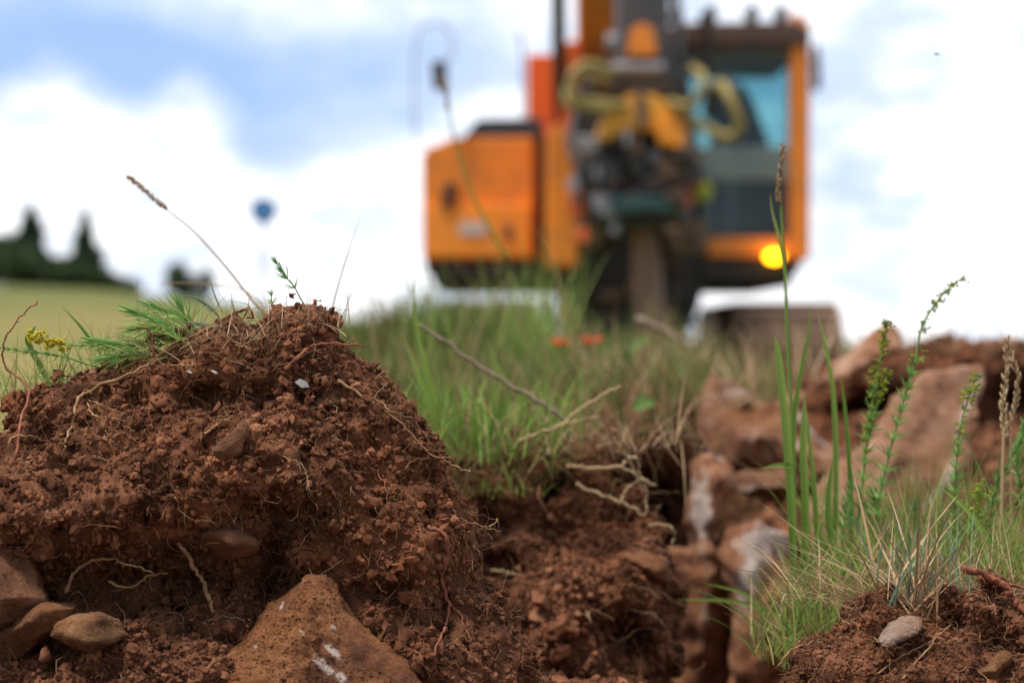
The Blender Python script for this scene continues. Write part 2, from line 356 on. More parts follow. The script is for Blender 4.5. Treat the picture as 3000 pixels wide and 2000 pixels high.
def leafy(name, stops, trans=0.35, rough=0.55):
    m = material(name, lambda h: h.ramp(h.tone(), stops), rough, 0.3)
    t = m.node_tree; b = t.nodes['Principled BSDF']; o = t.nodes['Material Output']
    tr = t.nodes.new('ShaderNodeBsdfTranslucent'); mx = t.nodes.new('ShaderNodeMixShader'); mx.inputs[0].default_value = trans
    src = b.inputs['Base Color'].links[0].from_socket; t.links.new(src, tr.inputs[0])
    t.links.new(b.outputs[0], mx.inputs[1]); t.links.new(tr.outputs[0], mx.inputs[2]); t.links.new(mx.outputs[0], o.inputs[0]); return m
GRASS = leafy('grass_blade', [(0.0, (0.070, 0.145, 0.026)), (0.35, (0.175, 0.305, 0.048)), (0.58, (0.29, 0.40, 0.080)), (0.72, (0.36, 0.30, 0.12)), (1.0, (0.48, 0.33, 0.18))])
FERNY = leafy('needle_leaf', [(0.0, (0.075, 0.18, 0.05)), (0.5, (0.18, 0.35, 0.09)), (0.85, (0.32, 0.48, 0.14)), (1.0, (0.42, 0.42, 0.12))])
TURF = leafy('turf_blade', [(0.0, (0.05, 0.088, 0.02)), (0.35, (0.115, 0.175, 0.036)), (0.58, (0.19, 0.235, 0.060)), (0.75, (0.28, 0.215, 0.09)), (1.0, (0.40, 0.275, 0.155))])
GLAUC = leafy('grey_green_leaf', [(0.0, (0.10, 0.19, 0.12)), (0.5, (0.19, 0.30, 0.19)), (1.0, (0.33, 0.43, 0.30))])
STRAW = leafy('straw', [(0.0, (0.16, 0.085, 0.045)), (0.45, (0.34, 0.21, 0.11)), (1.0, (0.58, 0.43, 0.25))], 0.15)
YELLOW = leafy('yellow_flower', [(0.0, (0.42, 0.42, 0.02)), (0.5, (0.68, 0.56, 0.02)), (1.0, (0.80, 0.62, 0.03))], 0.3)
BUD = leafy('flower_bud', [(0.0, (0.16, 0.25, 0.03)), (0.6, (0.32, 0.38, 0.03)), (1.0, (0.52, 0.46, 0.03))], 0.3)
POPPY = leafy('orange_red_petal', [(0.0, (0.70, 0.05, 0.02)), (1.0, (0.85, 0.17, 0.02))], 0.3)

def ground_b(h):
    n = h.noise(1.7, 4); n2 = h.noise(0.09, 3, off=3)
    dry = h.ramp(h.math('ADD', h.math('MULTIPLY', n, 0.45), h.math('MULTIPLY', n2, 0.55)), [(0.36, (0.105, 0.125, 0.028)), (0.5, (0.190, 0.158, 0.048)), (0.64, (0.29, 0.20, 0.082))])
    green = h.ramp(n, [(0.35, (0.075, 0.095, 0.020)), (0.65, (0.12, 0.135, 0.034))])
    c = h.mix(h.tone('green'), dry, green)
    s = h.ramp(h.noise(18, 5), [(0.3, (0.050, 0.022, 0.013)), (0.55, (0.10, 0.044, 0.025)), (0.75, (0.17, 0.078, 0.044))])
    return h.mix(h.tone('soil'), c, s)
GROUND = material('meadow_ground', ground_b, 0.95, 0.1)

# ------------------------------------------------------------------ ground: one sheet to the horizon
def smooth01(x, a, b): t = np.clip((x-a)/(b-a), 0, 1); return t*t*(3-2*t)
def ground_h(x, y):
    u = x/np.maximum(y, 0.5)/K+1500                                     # bearing of the point from the path
    hill = 4.5*np.interp(u, [-6000, -1500, 0, 300, 500, 700, 1000, 1400, 9000], [1.6, 1.15, 1.0, 0.94, 0.82, 0.72, 0.50, 0.0, 0.0])
    h = hill*smooth01(y, 22, 150)*(1-0.9*smooth01(y, 170, 600))
    bank = 0.285*smooth01(y, 0.55, 0.95)*(1-smooth01(y, 4.6, 7.5))*smooth01(x, -1.2, -0.35)*(1-smooth01(x, 1.6, 3.0))
    bank *= 1-0.95*np.exp(-((x-0.25)/0.24)**2-((y-2.45)/0.6)**2)       # the dug hole
    hum = 0.17*smooth01(y, 2.3, 3.6)*(1-smooth01(y, 4.2, 7.0))*smooth01(u, 950, 1250)*(1-smooth01(x, 1.0, 1.9))
    hum = hum*(1-0.10*smooth01(u, 1900, 2200))
    return h+bank+hum
def axis_pts(stops):
    r = [stops[0][0]]
    for (a, n), (b, _) in zip(stops[:-1], stops[1:]): r += list(np.linspace(a, b, n+1)[1:])
    return np.array(r)
gx = axis_pts([(-1500, 8), (-300, 20), (-40, 24), (-6, 24), (-1.4, 110), (2.4, 26), (8, 20), (60, 16), (400, 8), (1500, 0)])
gy = axis_pts([(-40, 6), (-2, 10), (0.4, 170), (6.5, 60), (22, 40), (180, 24), (700, 10), (2600, 0)])
GX, GY = np.meshgrid(gx, gy, indexing='ij')
GP = np.stack([GX, GY, np.zeros_like(GX)], -1).reshape(-1, 3)
GZ = ground_h(GP[:, 0], GP[:, 1])
near = (1-smooth01(GP[:, 1], 5, 9))*(np.abs(GP[:, 0]) < 3)
GZ = GZ+near*(0.022*fbm(GP, 5, 3, 2)+0.006*vnoise(GP, 34, 9))+0.03*(1-near)*fbm(GP, 0.6, 2, 5)*(1-smooth01(GP[:, 1], 30, 100))
GP[:, 2] = GZ
ny = len(gy); ii = np.arange(len(gx)-1)[:, None]*ny; jj = np.arange(ny-1)[None, :]
GF = np.stack([ii+jj, ii+ny+jj, ii+ny+jj+1, ii+jj+1], -1).reshape(-1, 4)
ground = mesh('ground', GP, [GF], GROUND); tag(ground, kind='structure')
gu = GP[:, 0]/np.maximum(GP[:, 1], 0.5)/K+1500
soil_m = (1-smooth01(GP[:, 1], 2.9, 3.4)*(1-smooth01(GP[:, 0], 0.30, 0.5)))*(1-smooth01(GP[:, 1], 4.0, 5.5))*smooth01(GP[:, 0], -0.75, -0.45)*(1-smooth01(GP[:, 0], 1.7, 2.4))
green_m = np.clip(smooth01(GP[:, 1], 40, 120)*0.9+(gu > 900)*smooth01(gu, 900, 1200)*(GP[:, 1] > 2)*(1-soil_m), 0, 1)
for nm, val in (('soil', soil_m), ('green', green_m)):
    a = ground.data.attributes.new(nm, 'FLOAT', 'POINT'); a.data.foreach_set('value', val.astype(np.float32))

# ------------------------------------------------------------------ soil clods
def soil_thing(name, label, cat, V, Q, n_small, r_rng, n_big, rb_rng, n_hair, hair_len, seed=0, p=2.6, hair_r=0.00016, group=None):
    body = mesh(name, V, [Q], SOIL, None, True, np.clip(0.4+0.5*vnoise(V, 60, seed), 0, 1))
    tag(body, label, cat, group)
    mb = MB(); pts, nr = sample(V, Q, n_small); r = power_r(n_small, *r_rng, p)
    # crumbs crowd together in clumps
    cl_ = np.clip(fbm(pts, 55, 2, seed+5)*0.8+0.55, 0.05, 1); keep = RNG.random(n_small) < cl_+0.25
    pts, nr, r = pts[keep], nr[keep], r[keep]
    tn = np.clip(0.5+0.35*vnoise(pts, 45, seed+9)+0.2*RNG.standard_normal(len(pts)), 0, 1)
    add_crumbs(mb, pts+nr*(r*RNG.uniform(-0.3, 0.9, len(r)))[:, None], r, 1, tn)
    # lumps: each a rough core studded with finer crumbs
    pts, nr = sample(V, Q, n_big); r = power_r(n_big, *rb_rng, 2.4); c0 = pts+nr*(r*RNG.uniform(-0.5, 0.3, len(r)))[:, None]
    tn = np.clip(0.5+0.35*vnoise(pts, 45, seed+9)+0.12*RNG.standard_normal(n_big), 0, 1); add_crumbs(mb, c0, r, 2, tn)
    m = 16; d = RNG.standard_normal((n_big, m, 3)); d /= np.linalg.norm(d, axis=2)[..., None]; rr = r[:, None]*RNG.uniform(0.14, 0.42, (n_big, m))
    add_crumbs(mb, (c0[:, None]+d*(r[:, None]*RNG.uniform(0.7, 1.0, (n_big, m)))[..., None]).reshape(-1, 3), rr.ravel(), 1, np.repeat(tn, m))
    cr = mb.build('soil_crumbs', SOIL, body, False); cr['kind'] = 'stuff'
    if n_hair:
        pts, nr = sample(V, Q, n_hair); mb = MB()
        for q, n_ in zip(pts, nr):
            m = 9; ln = RNG.uniform(*hair_len); d = RNG.standard_normal(3); d -= n_*(d@n_)*0.75; d /= np.linalg.norm(d)
            path = [q+n_*0.0005]; 
            for k in range(m-1):
                d = d+0.42*RNG.standard_normal(3)+np.array((0, 0, -0.07)); d /= np.linalg.norm(d); path.append(path[-1]+d*ln/m+n_*0.0005)
            rr = hair_r*RNG.uniform(0.6, 1.9)
            add_tube(mb, path, np.linspace(rr, rr*0.4, m), 3, 0, RNG.uniform(0.0, 1.0)**1.6)
        hr = mb.build('root_hairs', ROOT, body); hr['kind'] = 'stuff'
    return body

POLY_A = [(-160, 1330), (0, 1250), (40, 1200), (85, 1150), (187, 1122), (250, 1096), (361, 1092), (425, 1058), (510, 1015), (575, 985), (612, 950), (663, 925), (697, 945), (716, 972), (748, 956),
          (775, 960), (795, 928), (825, 910), (865, 904), (908, 908), (938, 930), (956, 977), (978, 1014), (1040, 1055), (1110, 1092), (1160, 1140), (1200, 1190), (1232, 1240), (1292, 1310), (1297, 1385), (1340, 1470), (1385, 1545),
          (1392, 1612), (1388, 1701), (1474, 1755), (1506, 1861), (1560, 1905), (1580, 2000), (1600, 2120), (-160, 2120)]
REL_A = [(300, 1450, 330, 130, 0.055), (760, 1350, 300, 160, 0.03), (1130, 1560, 170, 130, 0.030), (60, 1500, 160, 120, 0.035),
         (430, 1690, 280, 60, -0.025), (400, 1830, 330, 100, 0.02), (830, 1690, 90, 80, -0.045), (825, 1560, 50, 110, -0.022), (1250, 1880, 210, 170, 0.035), (1050, 1720, 120, 60, -0.015), (640, 1180, 200, 60, -0.02), (860, 960, 90, 60, 0.012)]
VA, QA = silhouette_solid(POLY_A, 1.50, 0.055, 0.17, 0.085, REL_A, 0.0026, ((16, 0.008), (40, 0.010), (95, 0.009), (190, 0.004)), 11, edge=-0.004, tilt=(0, 0.10), pockets=(36, 0.16, 0.055, 0.515))
clod = soil_thing('soil_clod', 'large crumbly red-brown soil clod with a peaked top and hanging roots, left foreground', 'soil clod', VA, QA,
                  88000, (0.0005, 0.0042), 520, (0.0028, 0.0075), 7500, (0.006, 0.045), 3, 2.25)

VD, QD = silhouette_solid([(-160, 1905), (100, 1935), (230, 1905), (330, 1880), (430, 1850), (520, 1880), (600, 1850), (690, 1862), (730, 1930), (780, 2150), (-160, 2150)], 1.40, 0.045, 0.14, 0.06,
                          [], 0.0033, ((22, 0.012), (50, 0.011), (110, 0.007)), 23, pockets=(40, 0.2, 0.04))
fore = soil_thing('soil_heap', 'loose soil heap below the pale pebble at the bottom left corner', 'soil heap', VD, QD, 24000, (0.0007, 0.0034), 200, (0.003, 0.007), 900, (0.008, 0.045), 6)

POLY_J = [(2310, 2120), (2330, 1985), (2360, 1925), (2420, 1880), (2480, 1855), (2500, 1790), (2545, 1752), (2620, 1765), (2690, 1790), (2750, 1775), (2820, 1742), (2900, 1735), (2990, 1750), (3140, 1740), (3140, 2120)]
VJ, QJ = silhouette_solid(POLY_J, 1.46, 0.05, 0.16, 0.07, [(2900, 1880, 120, 50, -0.035), (2600, 1950, 200, 70, 0.02)], 0.0033, ((20, 0.010), (48, 0.012), (110, 0.008)), 31, pockets=(36, 0.2, 0.05))
clod_r = soil_thing('soil_clod', 'dark root-matted soil clod in the bottom right corner under the thick red root', 'soil clod', VJ, QJ, 26000, (0.0006, 0.0030), 170, (0.003, 0.0065), 2400, (0.008, 0.05), 8)

POLY_B = [(1290, 1320), (1400, 1270), (1520, 1255), (1640, 1265), (1720, 1330), (1790, 1440), (1850, 1520), (1930, 1570), (1985, 1650), (1965, 1790), (1950, 1900), (1940, 2150), (1380, 2150), (1400, 1750), (1330, 1500)]
VB, QB = silhouette_solid(POLY_B, 1.98, 0.07, 0.22, 0.10, [(1850, 1690, 110, 90, 0.04), (1470, 1660, 60, 50, -0.10), (1830, 1830, 70, 70, -0.09), (1600, 1540, 120, 50, -0.025), (1650, 1700, 120, 120, 0.03)], 0.006,
                          ((12, 0.022), (30, 0.018), (70, 0.010)), 41, tilt=(0, 0.5), pockets=(19, 0.18, 0.08))
clod_b = soil_thing('soil_clod', 'blurred soil clod with moss and dry roots hanging over it, right of the big clod', 'soil clod', VB, QB, 24000, (0.0014, 0.0055), 420, (0.005, 0.011), 700, (0.015, 0.09), 12, 2.4, 0.0004)

VG, QG = silhouette_solid([(2380, 1190), (2450, 1100), (2560, 1048), (2680, 1025), (2800, 1012), (2920, 1004), (3300, 990), (3300, 1900), (2300, 1900), (2280, 1500)], 3.35, 0.12, 0.9, 0.12,
                          [(2530, 1330, 170, 140, -0.55), (2980, 1500, 130, 300, -0.65)], 0.012, ((5, 0.03), (14, 0.022), (40, 0.012)), 51)
bank = soil_thing('soil_bank', 'long dark soil bank against the sky at the right edge, behind the slabs', 'soil bank', VG, QG, 14000, (0.003, 0.012), 250, (0.010, 0.024), 0, (0, 0), 15, 2.4)

VH, QH = silhouette_solid([(1500, 1260), (1640, 1200), (1740, 1185), (1860, 1150), (1980, 1120), (2030, 1180), (2030, 1850), (1540, 1850), (1540, 1400)], 2.62, 0.10, 1.0, 0.08,
                          [(1900, 1520, 250, 135, -0.55)], 0.009, ((8, 0.03), (24, 0.018), (60, 0.010)), 61)
lip = soil_thing('soil_clod', 'blurred soil overhang under the turf above the dark hole', 'soil clod', VH, QH, 10000, (0.002, 0.008), 180, (0.008, 0.016), 300, (0.03, 0.12), 18, 2.4, 0.0007)

mb = MB(); n_ = 19000; yv = RNG.uniform(1.5, 3.6, n_); xv = RNG.uniform(-0.45, 0.34*yv+0.1, n_); xv = np.where((xv < 0.1) & (yv > 2.6), xv+0.5, xv); zv = ground_h(xv, yv); rv = power_r(n_, 0.003, 0.016, 2.4)*np.clip((yv-1.1)/1.4, 0.3, 1)
q_ = np.stack([xv, yv, zv], -1); q_[:, 2] += 0.022*fbm(q_*np.array((1, 1, 0)), 5, 3, 2)+0.25*rv; add_crumbs(mb, q_, rv, 1)
ls = mb.build('loose_soil', SOIL, None, False); tag(ls, 'loose crumbly soil spread over the dug ground between the rocks', 'soil', kind='stuff')
# ------------------------------------------------------------------ stones and slabs
BVA = bvh_of(clod); BVR = bvh_of(clod_r)
def surf(px, py, b=None): return float(hit(px, py, b or BVA, 1.5, 0)[1])
def stone(label, poly, Y, front, back, mat, vox=0.004, rnd=0.02, noise=((20, 0.006), (60, 0.003)), seed=0, tilt=(0, 0), relief=(), name='stone', cat='stone', group=None, crag=None, prof='flat', cuts=4, edge=0.0):
    if crag is None: crag = ((noise[0][0]*1.1, noise[0][1]*0.9), (noise[-1][0]*1.6, noise[-1][1]*0.9))
    V, Q = silhouette_solid(poly, Y, front, back, rnd, relief, vox, noise, seed, tilt, crag=crag, prof=prof, cuts=cuts, edge=edge)
    o = mesh(name, V, [Q], mat, None, True, np.full(len(V), 0.5)); return tag(o, label, cat, group)
big_stone = stone('large rough red-brown stone with white streaks, bottom centre', [(540, 2160), (600, 2010), (650, 1930), (725, 1850), (785, 1775), (845, 1728), (900, 1693), (945, 1697), (990, 1745), (1040, 1812), (1100, 1870), (1180, 1912), (1250, 1970), (1310, 2045), (1330, 2160)],
      1.405, 0.05, 0.09, STONE, 0.0022, 0.075, ((14, 0.005), (45, 0.0035), (110, 0.0025), (260, 0.002)), 71, (0.1, 0.25), prof='round', crag=((40, 0.002), (150, 0.0012)), cuts=0)
def grains(o, n, r0, r1, mat, seed=0):
    me = o.data; a = np.empty(len(me.vertices)*3, np.float32); me.vertices.foreach_get('co', a); Q = np.empty(len(me.loops), np.int32); me.loops.foreach_get('vertex_index', Q)
    pts, nr = sample(a.reshape(-1, 3).astype(float), Q.reshape(-1, 4), n); m_ = vnoise(pts, 30, seed) > -0.25; pts = pts[m_] if m_.sum() > 20 else pts; mb = MB(); add_crumbs(mb, pts, power_r(len(pts), r0, r1, 2.8), 1)
    g = mb.build('dirt_grains', mat, o); g['kind'] = 'stuff'
grains(big_stone, 9000, 0.0004, 0.0015, STONE, 3)
_st = stone
def stone(*a, **k):
    o = _st(*a, **k)
    if a[2] in (1.395, 1.385, 1.375): grains(o, 700, 0.0003, 0.0010, SOIL, 5)
    return o
stone('rounded dusty red-brown stone at the left edge of the picture', [(-90, 1590), (30, 1585), (80, 1630), (105, 1700), (135, 1785), (70, 1835), (-20, 1850), (-90, 1850)], 1.395, 0.03, 0.06, PLAIN_STONE, 0.002, 0.010, ((18, 0.005), (50, 0.0025), (150, 0.0014), (330, 0.0008)), 73, crag=((40, 0.002), (120, 0.001)))
stone('flat dusty slab lying under the rounded stone at the left edge', [(-90, 1900), (0, 1855), (70, 1805), (125, 1768), (180, 1772), (218, 1778), (190, 1812), (120, 1880), (70, 1925), (-90, 1960)], 1.385, 0.02, 0.05, PLAIN_STONE, 0.002, 0.007, ((22, 0.003), (60, 0.002), (150, 0.0012), (330, 0.0008)), 75, crag=((40, 0.0018),))
stone('pale tan oval pebble beside the flat slab, bottom left', [(140, 1862), (165, 1825), (205, 1804), (290, 1800), (340, 1822), (368, 1862), (330, 1890), (270, 1902), (190, 1892)], 1.375, 0.022, 0.025, TAN_STONE, 0.002, 0.012, ((40, 0.003), (90, 0.002), (200, 0.001)), 77, crag=((60, 0.0018),))
stone('small triangular stone shard below the pale tan pebble', [(112, 1940), (120, 1900), (132, 1884), (150, 1925), (148, 1940)], 1.372, 0.008, 0.02, PLAIN_STONE, 0.002, 0.006, ((70, 0.001),), 79, crag=())
stone('flat angular stone jutting from the middle of the big clod over a dark gap', [(560, 1562), (620, 1550), (700, 1552), (748, 1580), (752, 1612), (690, 1648), (640, 1650)], min(surf(650, 1590), surf(650, 1560), surf(600, 1560))-0.004, 0.022, 0.045, PLAIN_STONE, 0.0024, 0.014, ((40, 0.003), (100, 0.0015)), 81, (0, -0.5), crag=((60, 0.0012),))
stone('triangular stone half buried in the face of the big clod', [(622, 1318), (712, 1232), (722, 1262), (704, 1332), (660, 1350)], surf(690, 1290)-0.007, 0.010, 0.05, PLAIN_STONE, 0.0024, 0.008, ((40, 0.002), (120, 0.001)), 83, crag=((60, 0.001),))
stone('round light brown pebble at the right rim of the big clod', [(1335, 1580), (1345, 1550), (1375, 1538), (1394, 1560), (1396, 1600), (1378, 1640), (1345, 1640)], surf(1360, 1590)-0.002, 0.010, 0.02, TAN_STONE, 0.0022, 0.014, ((60, 0.002), (150, 0.001)), 85, prof='round', crag=())
stone('flat grey-pink stone flake on the bottom right clod', [(2560, 1868), (2620, 1822), (2672, 1806), (2708, 1812), (2700, 1842), (2650, 1868), (2580, 1886)], 1.425, 0.012, 0.03, GREY_STONE, 0.0024, 0.010, ((50, 0.0015), (120, 0.001)), 87, (0, 1.2), cuts=0)
stone('small pale stone sticking out near the bottom right corner', [(2780, 1985), (2870, 1940), (2930, 1905), (2975, 1912), (2960, 1960), (2890, 2000), (2820, 2040)], 1.425, 0.02, 0.03, TAN_STONE, 0.0026, 0.014, ((50, 0.003), (120, 0.0015)), 89)
stone('round brown stone on the blurred clod right of centre', [(1845, 1800), (1870, 1775), (1905, 1772), (1928, 1800), (1918, 1835), (1880, 1846), (1850, 1832)], 1.90, 0.03, 0.03, PLAIN_STONE, 0.004, 0.03, ((30, 0.004),), 91)
stone('round brown stone poking from the top right of the blurred clod', [(1810, 1640), (1850, 1598), (1910, 1600), (1960, 1640), (1965, 1700), (1910, 1730), (1840, 1710)], 1.90, 0.05, 0.04, PLAIN_STONE, 0.005, 0.04, ((30, 0.005),), 93)
# rocks round the hole
stone('tall narrow upright rock with a white stripe beside the dark hole', [(2036, 1430), (2040, 1370), (2075, 1338), (2130, 1340), (2158, 1370), (2150, 1425), (2122, 1450), (2112, 1517), (2095, 1560), (2122, 1610), (2129, 1690), (2160, 1780), (2170, 2150), (1930, 2150), (1940, 1950), (1955, 1700), (1968, 1622), (2018, 1618), (2026, 1500)],
      2.42, 0.07, 0.10, STRIPED, 0.006, 0.028, ((12, 0.006), (30, 0.005), (75, 0.003)), 101, crag=((20, 0.006), (45, 0.005)), name='rock', cat='rock')
stone('rock with a white crystalline top standing in front of the upright rock', [(2115, 1560), (2125, 1538), (2225, 1541), (2258, 1564), (2310, 1574), (2350, 1600), (2356, 2150), (2128, 2150), (2140, 2000), (2170, 1800), (2148, 1727), (2125, 1640)],
      2.36, 0.07, 0.12, CRYSTAL, 0.006, 0.028, ((12, 0.006), (30, 0.005), (75, 0.003)), 103, crag=((20, 0.007), (45, 0.005)), name='rock', cat='rock')
stone('narrow level rock ledge between the upright rock and the grass blades', [(2130, 1395), (2200, 1378), (2330, 1392), (2350, 1440), (2300, 1455), (2200, 1450), (2140, 1440)], 2.60, 0.06, 0.15, VEINED, 0.007, 0.03, ((14, 0.010), (40, 0.006)), 105, name='rock', cat='rock')
stone('long weathered boulder sloping down to the right above the upright rock', [(1995, 1100), (2010, 1060), (2060, 1075), (2110, 1130), (2190, 1175), (2270, 1195), (2340, 1240), (2420, 1310), (2470, 1390), (2430, 1440), (2330, 1410), (2240, 1360), (2150, 1370), (2060, 1340), (2000, 1260), (1985, 1180)],
      2.75, 0.09, 0.2, VEINED, 0.008, 0.07, ((10, 0.012), (25, 0.010), (55, 0.006)), 107, (0, 0.5), crag=((14, 0.018), (30, 0.010), (60, 0.005)), name='boulder', cat='boulder')
stone('broken slab tilted up against the sky with its sharp end at the upper right', [(2240, 1190), (2330, 1130), (2420, 1080), (2520, 1010), (2590, 975), (2625, 962), (2662, 1005), (2640, 1035), (2560, 1080), (2480, 1140), (2380, 1170), (2290, 1215)],
      2.98, 0.05, 0.12, SLAB, 0.008, 0.03, ((10, 0.012), (30, 0.007), (70, 0.004)), 109, (0, 0.6), name='flat_rock', cat='slab')
stone('large flat ochre slab leaning behind the flowering stems at right', [(2360, 1520), (2390, 1440), (2440, 1370), (2550, 1300), (2640, 1170), (2730, 1100), (2830, 1080), (2900, 1078), (2920, 1105), (2880, 1200), (2870, 1280), (2790, 1400), (2720, 1510), (2660, 1545), (2580, 1560), (2480, 1620), (2400, 1640)],
      2.45, 0.03, 0.06, SLAB, 0.006, 0.015, ((9, 0.005), (28, 0.003), (70, 0.002)), 111, (0.08, 0.35), edge=-0.004, crag=((18, 0.004), (45, 0.003)), name='flat_rock', cat='slab')

# ------------------------------------------------------------------ roots on the clods (parts of them)
BV = bvh_of(clod, big_stone, clod.children[0])
def root(px_pts, r_px, mat=ROOT, parent=clod, bvh=BV, Y=1.5, lift=0.001, tip=0.45, n=26, label=None, jit=0.00045, tone=0.6, name='root', free=None):
    flat = smooth_path([(x, y, k) for k, (x, y) in enumerate(px_pts)], n); dep = []
    for x, y, k in flat:
        h_ = hit(x, y, bvh, Y, lift)[1]; f_ = free is not None and free[0]-0.5 <= k <= free[1]+0.5
        dep.append(min(Y, h_) if f_ else h_)
    dep = np.array(dep); e = np.pad(dep, 3, 'edge'); mn = np.min([e[i:i+n] for i in range(7)], 0); e = np.pad(mn, 3, 'edge'); dep = np.mean([e[i:i+n] for i in range(7)], 0)
    path = np.array([P(x, y, d) for (x, y, _), d in zip(flat, dep)]); path += jit*RNG.standard_normal(path.shape)*np.linspace(0, 1, n)[:, None]**0.3
    r = r_px*K*1.48/2; mb = MB(); path += np.stack([fbm(path+k*5.0, 130, 2, k) for k in range(3)], -1)*0.0012*np.array((1, 0.3, 1)); add_tube(mb, path, np.linspace(r, r*tip, n)*(1+0.22*vnoise(path, 260, 4)), 6, 0.05, tone)
    for b_ in range(3):                                                     # fine side hairs
        i = RNG.integers(3, n-2); d = RNG.standard_normal(3)*np.array((1, 0.35, 1))+np.array((0, -0.1, -0.4)); d /= np.linalg.norm(d); q = [path[i]]; l_ = RNG.uniform(0.004, 0.016)/6
        for _ in range(6): d = d+0.35*RNG.standard_normal(3); d /= np.linalg.norm(d); q.append(q[-1]+d*l_)
        add_tube(mb, q, np.linspace(r*0.3, r*0.08, 7), 4, 0, tone)
    o = mb.build(name, mat, parent)
    if label: o['label'] = label
    return o
root([(1252, 1545), (1300, 1560), (1312, 1600), (1304, 1650), (1290, 1700), (1306, 1745), (1318, 1770), (1308, 1830), (1300, 1850), (1280, 1880), (1270, 1940), (1255, 1985)], 13, RED_ROOT, label='red branching root hanging down the right side', n=44, Y=1.47)
root([(1306, 1742), (1330, 1780), (1350, 1810), (1368, 1850), (1380, 1878)], 7, RED_ROOT, Y=1.47)
root([(1275, 1660), (1295, 1690), (1304, 1735)], 4, RED_ROOT, Y=1.47)
root([(840, 1085), (880, 1040), (920, 1012), (975, 1005), (1030, 1010), (1068, 1013)], 13, RED_ROOT, label='reddish twig reaching out past the right of the peak', free=(3, 9), Y=1.47, tip=0.35)
root([(992, 1115), (1050, 1150), (1110, 1190), (1190, 1260), (1250, 1320), (1300, 1345), (1345, 1372), (1380, 1378)], 10, PALE_ROOT, free=(6, 9), Y=1.475, n=34, label='long pale root down the right shoulder of the clod')
root([(1040, 1128), (1100, 1170), (1150, 1205), (1200, 1222)], 6, PALE_ROOT, Y=1.48)
root([(212, 1240), (232, 1165), (270, 1142), (340, 1112), (430, 1070), (500, 1010), (560, 985), (640, 955)], 11, PALE_ROOT, n=36, label='long straw-coloured stem lying across the top left slope', tip=0.7)
root([(212, 1240), (205, 1262), (190, 1300), (182, 1340)], 9, PALE_ROOT)
root([(28, 1300), (45, 1282), (85, 1278), (140, 1296)], 11, PALE_ROOT, label='pale whitish root tip at the left')
root([(40, 1360), (60, 1240), (85, 1165), (70, 1120), (20, 1085), (5, 1040), (20, 985), (60, 930), (108, 880)], 9, RED_ROOT, n=40, free=(3, 9), Y=1.5, label='bent brown stalk rising from the left edge')
root([(190, 1740), (215, 1680), (260, 1648), (320, 1638), (390, 1655), (450, 1685)], 12, PALE_ROOT, n=32, Y=1.415, free=(0, 5), label='arching bare root in the hollow at lower left', tone=0.4)
root([(320, 1705), (380, 1718), (430, 1690), (490, 1680)], 9, PALE_ROOT, Y=1.42, free=(0, 9))
root([(522, 1588), (560, 1640), (590, 1700), (610, 1750), (622, 1795)], 13, PALE_ROOT, n=30, Y=1.42, label='straight yellow stem hanging beside the jutting stone', free=(0, 5), tip=0.8)
root([(610, 1820), (650, 1805), (700, 1812), (720, 1830)], 7, PALE_ROOT, Y=1.42)
root([(590, 1280), (640, 1240), (680, 1215)], 9, PALE_ROOT); root([(590, 1280), (585, 1300), (580, 1340)], 5, PALE_ROOT)
root([(990, 1330), (1040, 1325), (1090, 1345), (1110, 1385), (1130, 1430), (1145, 1500)], 6, RED_ROOT)
root([(980, 1240), (1010, 1252), (1040, 1272)], 5); root([(260, 1180), (270, 1215), (310, 1225), (370, 1232)], 6, PALE_ROOT); root([(262, 1172), (300, 1185), (350, 1210)], 5, PALE_ROOT)
root([(1350, 1520), (1395, 1535), (1430, 1545), (1455, 1520), (1460, 1540)], 5, PALE_ROOT, free=(1, 9), Y=1.49, label='feathery root tuft at the right rim'); root([(1395, 1535), (1430, 1548), (1465, 1552)], 4, PALE_ROOT, free=(0, 9), Y=1.49); root([(1380, 1530), (1420, 1560), (1445, 1580)], 3, PALE_ROOT, free=(0, 9), Y=1.49)
root([(925, 940), (922, 905), (928, 882)], 16, RED_ROOT, free=(0, 9), Y=1.49, tip=0.8, label='short dark broken stub on the peak')
root([(452, 1045), (448, 1000), (430, 970), (402, 955)], 9, RED_ROOT, free=(0, 9), Y=1.46, label='dark crooked dry stalk among the feathery leaves')
root([(610, 1062), (604, 1035), (612, 1018)], 22, SOIL, free=(0, 9), Y=1.46, tip=0.8, label='upright crumbly brown stub below the small knob')
root([(690, 915), (715, 908), (735, 905), (740, 925), (722, 928)], 10, RED_ROOT, free=(0, 9), Y=1.5, label='curled dead leaf tip left of the peak')
for a in ([(700, 940), (740, 905), (780, 985), (810, 1010)], [(795, 1035), (820, 990), (830, 965)], [(720, 1018), (750, 985), (770, 965)], [(540, 1045), (620, 1035), (660, 1028)], [(500, 1070), (560, 1068), (600, 1066)], [(690, 1010), (730, 1030), (760, 1042)], [(640, 970), (700, 1010), (740, 1030)]):
    root(a, 6, PALE_ROOT, n=14)
tag(root([(2818, 1668), (2850, 1675), (2880, 1682), (2920, 1700), (2945, 1720), (2960, 1750), (2990, 1785), (3020, 1800)], 21, RED_ROOT, clod_r, bvh_of(clod_r), 1.44, free=(0, 5), tip=0.9, n=40, jit=0.0006), 'thick reddish root rising from the clod')
root([(2945, 1712), (2990, 1722), (3040, 1735)], 12, RED_ROOT, clod_r, bvh_of(clod_r), 1.45, free=(0, 9), label='thin dark twig behind the thick root')
bj = bvh_of(clod_r)
